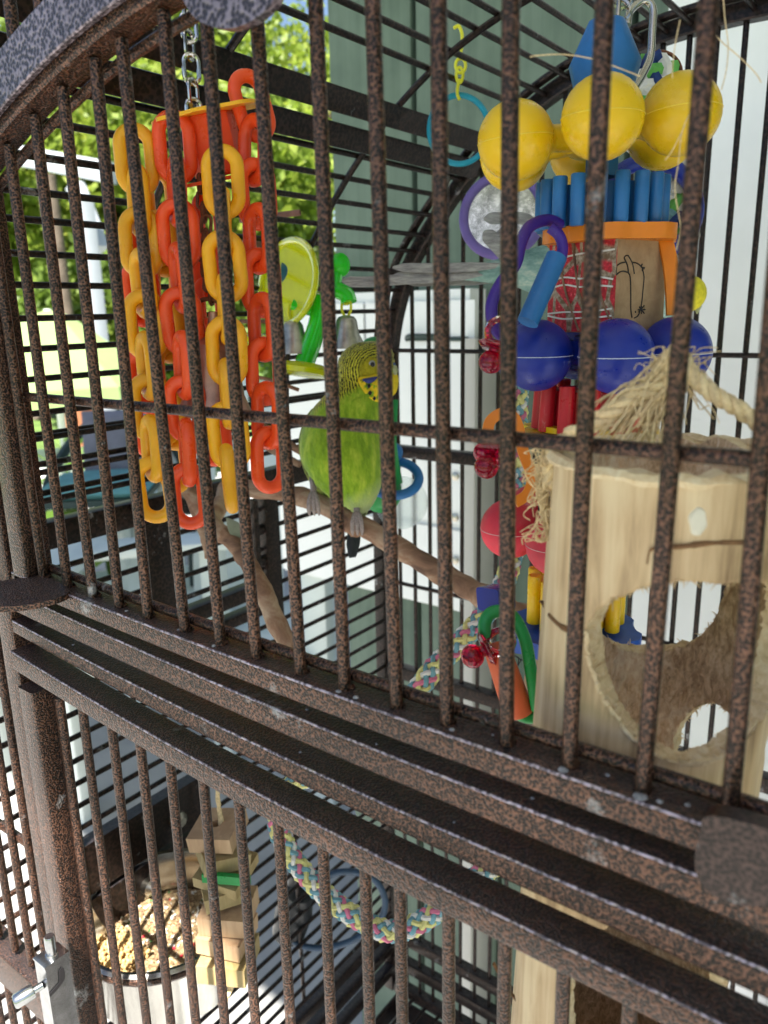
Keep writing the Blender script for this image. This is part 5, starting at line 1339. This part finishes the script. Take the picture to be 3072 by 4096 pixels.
# cyan ring on a small yellow chain
yc = thing('ring_on_chain', dp(1830, 400, 470), 'thin cyan ring hanging from a short yellow plastic chain', 'bird toy')
for pts_ in ([(1815, 112), (1835, 105), (1848, 140), (1845, 200), (1835, 240)],):
    MB().tube(spline([dp(u, v, 470) for u, v in pts_], 6), 1.0, 8).build('hook', 'lemon_plastic', yc)
for (u, v, r1, r2_) in ((1842, 262, 3.0, 4.4), (1838, 300, 2.0, 4.6)):
    MB().tube(circle(dp(u, v, 470), r1, RIGHT, UP, 20, r2_), .95, 8, True).build('chain_link', 'lemon_plastic', yc)
MB().tube(spline([dp(u, v, 470) for u, v in ((1838, 318), (1830, 350), (1830, 380), (1838, 398))], 6), 1.0, 8).build('hook', 'lemon_plastic', yc)
MB().tube(circle(dp(1836, 518, 474), 18.0, RIGHT, UP, 48, 20.8), 1.7, 10, True).build('ring', 'cyan_plastic', yc)
# green ball toy with blue ring and clear disc
gt = thing('ball_mirror_toy', dp(1560, 1900, 520), 'green ball toy with a blue ring and clear disc behind the budgie', 'bird toy')
gm = 520/3135.1
MB().ball(dp(1525, 1965, 520), 98*gm*.85, 24, 14, Z, 1.05).build('ball', 'green_plastic', gt)
MB().lathe(dp(1545, 1930, 520), [(11, 0), (9, 12), (7, 30), (0, 32)], 20).build('neck', 'green_plastic', gt)
MB().tube(circle(dp(1575, 1912, 516), 16.5, RIGHT, (-FH*.78-UP*.62).normalized(), 40, 16), 3.2, 12, True).build('ring', 'sky_blue_plastic', gt)
MB().tube(spline([dp(u, v, 520) for u, v in ((1580, 1600), (1575, 1700), (1572, 1800))], 4), 2.2, 8).build('stem', 'green_plastic', gt)
MB().plate(circle(dp(1605, 2010, 528), 108*gm, RIGHT, UP, 40), FWD*1.2).build('disc', 'clear_disc', gt)
MB().ball(dp(1500, 1378, 540), 9, 16, 10, Z, .6).build('cap', 'green_plastic', gt)
MB().ball(dp(1570, 1810, 520), 7, 16, 10).build('bead', 'sky_blue_plastic', gt)
# green and yellow acrobat toy with bells
ac = thing('spinner_toy', dp(1200, 1300, 500), 'see-through green and yellow spinning toy with two small bells', 'bird toy')
def q5(u, v, d=500): return dp(u, v, d)
def pt5(pts_, r, mat, name='arm', d=500): return MB().tube(spline([q5(u, v, d) for u, v in pts_], 5), r, 12).build(name, mat, ac)
MB().lathe(q5(1150, 1130, 505), [(0, -1.5), (26, -1.5), (27, 0), (26, 1.5), (0, 1.5)], 36, (FWD+RIGHT*.9)).build('disc', 'clear_yellow', ac)
MB().tube(circle(q5(1150, 1130, 502), 26.5, (RIGHT-FWD*.9).normalized(), UP, 40), 2.2, 10, True).build('rim', 'clear_yellow', ac)
MB().ball(q5(1360, 1060), 6.6, 18, 12, Z, 1.15).build('knob', 'clear_green', ac)
pt5([(1350, 1090), (1345, 1140), (1350, 1170)], 3.6, 'clear_green')
pt5([(1348, 1160), (1385, 1180), (1395, 1210)], 5.4, 'clear_green')
pt5([(1290, 1190), (1270, 1300), (1230, 1420), (1205, 1490)], 6.4, 'clear_green')
pt5([(1345, 1150), (1310, 1180), (1285, 1230)], 4.6, 'clear_green')
pt5([(1270, 1250), (1220, 1235), (1170, 1218)], 3.6, 'clear_green')
MB().lathe(q5(1215, 1480), [(0, -4), (17, -3), (19, 0), (14, 3.5), (0, 4.5)], 28, V((0, .25, 1))).build('foot_disc', 'clear_yellow', ac)
MB().lathe(q5(1040, 1370, 510), [(0, -4), (18, -3), (20, 0), (14, 3.5), (0, 4.5)], 28, V((0, .25, 1))).build('foot_disc', 'clear_yellow', ac)
for (u, v, sc_) in ((1385, 1280, 1.0), (1172, 1300, .95)):
    MB().lathe(q5(u, v), [(1.5, 3), (5.0*sc_, 2), (6.6*sc_, 0), (8.2*sc_, -9), (12.5*sc_, -17.5), (11.5*sc_, -17.5), (0, -2)], 24).build('bell', 'nickel_bell', ac)
    for s_ in (-1, 1): MB().tube(spline([q5(u, v-5), q5(u+s_*18, v-40), q5(u+s_*14, v-85), q5(u+s_*2, v-60)], 5), .9, 8).build('hook', 'lemon_plastic', ac)
# short perches of wood with a teal barrel beside it
st_ = thing('stick_perches', dp(1100, 1000, 520), 'short reddish brown sticks and a teal barrel behind the plastic chains', 'perch')
for a_, b__, r in (((960, 960), (1040, 970), 4.2), ((960, 880), (1200, 850), 2.0), ((1010, 1150), (1180, 1158), 1.2), ((960, 1285), (1190, 1288), 1.4), ((980, 1345), (1230, 1348), 1.2), ((1000, 1060), (1220, 1072), 1.6)):
    MB().tube([dp(*a_, 525), dp(*b__, 515)], r, 10).build('stick', 'brown_stick', st_)
MB().lathe(dp(1130, 1100, 512), [(0, 0), (8.5, 0), (9.5, 5), (9.5, 12), (8.5, 16), (0, 16)], 20, RIGHT).build('barrel', 'teal_plastic', st_)
for pts_ in ([(990, 1505), (1040, 1510), (1110, 1530), (1195, 1560)], [(985, 1400), (1060, 1425), (1130, 1440)]):
    MB().tube(spline([dp(u, v, 520) for u, v in pts_], 4), 1.3, 8).build('stick', 'brown_stick', st_)

# ------------------------------------------------------------------ food bowl
BC = V((-99, 103, -268))
bowl = thing('food_bowl', BC-V((0, 0, 46)), 'stainless steel food bowl set in the wire ring of the cage wall', 'bowl')
MB().lathe(BC, [(0, -46), (40, -46), (46, -43), (51, -4), (52, 0), (54.5, 1.5), (55.2, 3.6), (53.6, 5.2), (51.2, 4.6), (50.2, 1), (49.4, -3), (44.5, -40), (40, -43), (0, -43.4)], 72).build('shell', 'bowl_steel', bowl)
seed = thing('bird_seed', BC-V((0, 0, 20)), 'mixed bird seed filling the steel bowl', 'bird seed')
mb = MB(); N = 70; vs = []; fs = []
for i in range(N+1):
    for j in range(N+1):
        a = i/N*2-1; b__ = j/N*2-1; r_ = math.hypot(a, b__)
        if r_ > 1: a /= r_; b__ /= r_
        vs.append(BC+V((a*46, b__*46, -27+4*math.cos(a*2+b__)-3*a+jit(.7))))
for i in range(N):
    for j in range(N):
        q_ = i*(N+1)+j; fs.append((q_, q_+N+1, q_+N+2, q_+1))
sd_o = mb.add(vs, fs).build('seed_bed', 'seed_mix', seed, False, kind='stuff')
cols_ = ('rope_white', 'green_plastic', 'red_plastic', 'sisal', 'wool')
for mname, cnt, sz in (('wool', 150, 1.6), ('rope_white', 16, 2.0), ('green_plastic', 5, 1.8), ('dusty_red_plastic', 4, 1.8), ('branch_bark', 120, 1.3)):
    mb = MB()
    for k in range(cnt):
        t = rd.uniform(0, 2*PI); r_ = 44*math.sqrt(rd.random()); a, b__ = r_*math.cos(t)/47.5, r_*math.sin(t)/47.5
        c = BC+V((r_*math.cos(t), r_*math.sin(t), -26+4*math.cos(a*2+b__)-3*a)); d = V((jit(1), jit(1), jit(.4))).normalized()
        mb.lathe(c, [(0, -sz), (sz*.55, 0), (0, sz)], 6, d)
    mb.build('seeds', mname, seed, kind='stuff')
# crushed corn husk / millet spray at the left of the bowl
ml = thing('millet_spray', BC+V((-20, -34, -12)), 'pale yellow millet spray lying on the left of the bird seed', 'bird treat')
simple('millet', (.60, .40, .17), .8, var=.3, vscale=300)
mb = MB()
for k in range(520):
    c = BC+V((-16, -27, -19))+V((jit(17), jit(13), jit(4))); mb.ball(c, rd.uniform(.8, 1.7), 6, 4)
mb.build('grains', 'millet', ml, kind='stuff')
MB().tube(spline([BC+V((-32, -16, -17)), BC+V((-20, -28, -12)), BC+V((-4, -34, -16))], 4), 1.2, 6).build('stem', 'twine', ml)

# ------------------------------------------------------------------ wooden star block toy below
wd = 430.0
wt = thing('stacked_wood_toy', dp(880, 3350, wd), 'hanging string of stacked pine and olive wood blocks beside the food bowl', 'bird toy')
def star_block(u, v, size, h, mat, yaw_, tilt=(0, 0), name='block', nside=4, notch=.0, hole=True):
    c = dp(u, v, wd); R_ = Matrix.Rotation(tilt[0], 3, 'X') @ Matrix.Rotation(tilt[1], 3, 'Y') @ Matrix.Rotation(yaw_, 3, 'Z')
    n_ = 24; outer = []; inner = []
    for i in range(n_):
        t = 2*PI*i/n_; s_ = max(abs(math.cos(t)), abs(math.sin(t))); r_ = size/s_; outer.append((r_*math.cos(t), r_*math.sin(t))); inner.append((size*.24*math.cos(t), size*.24*math.sin(t)))
    vs = []; k_ = n_
    for zz_ in (h/2, -h/2):
        vs += [c+R_ @ V((a, b, zz_)) for a, b in outer]; vs += [c+R_ @ V((a, b, zz_)) for a, b in inner]
    fs = []
    for i in range(n_):
        j = (i+1) % n_
        fs += [(i, j, n_+j, n_+i), (2*n_+j, 2*n_+i, 3*n_+i, 3*n_+j), (j, i, 2*n_+i, 2*n_+j), (n_+i, n_+j, 3*n_+j, 3*n_+i)]
    return MB().add(vs, fs).build(name, mat, wt, False)
star_block(872, 3320, 12.5, 9, 'pine', .45, (.12, -.05))
star_block(888, 3405, 12.5, 8.5, 'olive_wood', 1.1, (-.1, .1))
star_block(905, 3478, 13, 7, 'olive_wood', .3, (.15, .15))
star_block(898, 3552, 12, 8, 'olive_wood', 1.0, (0, -.1))
star_block(915, 3640, 13, 11, 'pine', .5, (.05, 0))
star_block(910, 3730, 12.6, 10, 'pine', .4, (0, .05))
star_block(915, 3830, 13.4, 11, 'olive_wood', .5, (0, 0))
MB().box(dp(905, 3515, wd-14), (26, 3, 5), Matrix.Rotation(.5, 3, 'Z')).build('chip', 'green_plastic', wt, False)
P_ = spline([dp(870, 3090, wd), dp(872, 3200, wd), dp(885, 3300, wd), dp(905, 3560, wd), dp(925, 3900, wd), dp(905, 3990, wd), dp(880, 4020, wd)], 6)
for k in range(3): MB().tube([p+V((jit(.4)+k-1, jit(.4), 0)) for p in P_], .7, 6).build('string', 'twine', wt)

# clip with coiled cord on the left wall
cl_ = thing('cord_coil', dp(1330, 3600, 690), 'loop of thin dark blue cord with a black clip outside the cage wall', 'cord')
MB().tube(spline([dp(u, v, 700) for u, v in ((1180, 3600), (1150, 3680), (1170, 3760), (1240, 3790), (1340, 3785), (1440, 3745), (1520, 3680), (1540, 3600), (1500, 3520), (1430, 3490), (1350, 3490), (1290, 3515))], 6), 3.0, 10).build('cord', 'blue_cord', cl_)
MB().lathe(dp(1175, 3650, 705), [(0, -26), (15, -24), (17, 0), (13, 24), (0, 30)], 20, V((.25, .1, 1))).build('clip', 'black_plastic', cl_)
MB().lathe(dp(1185, 3560, 705), [(0, -20), (9, -18), (9, 18), (0, 20)], 16, V((.1, .1, 1))).build('plug', 'black_plastic', cl_)

for o in bpy.data.objects:
    if 'wo' in o: del o['wo']
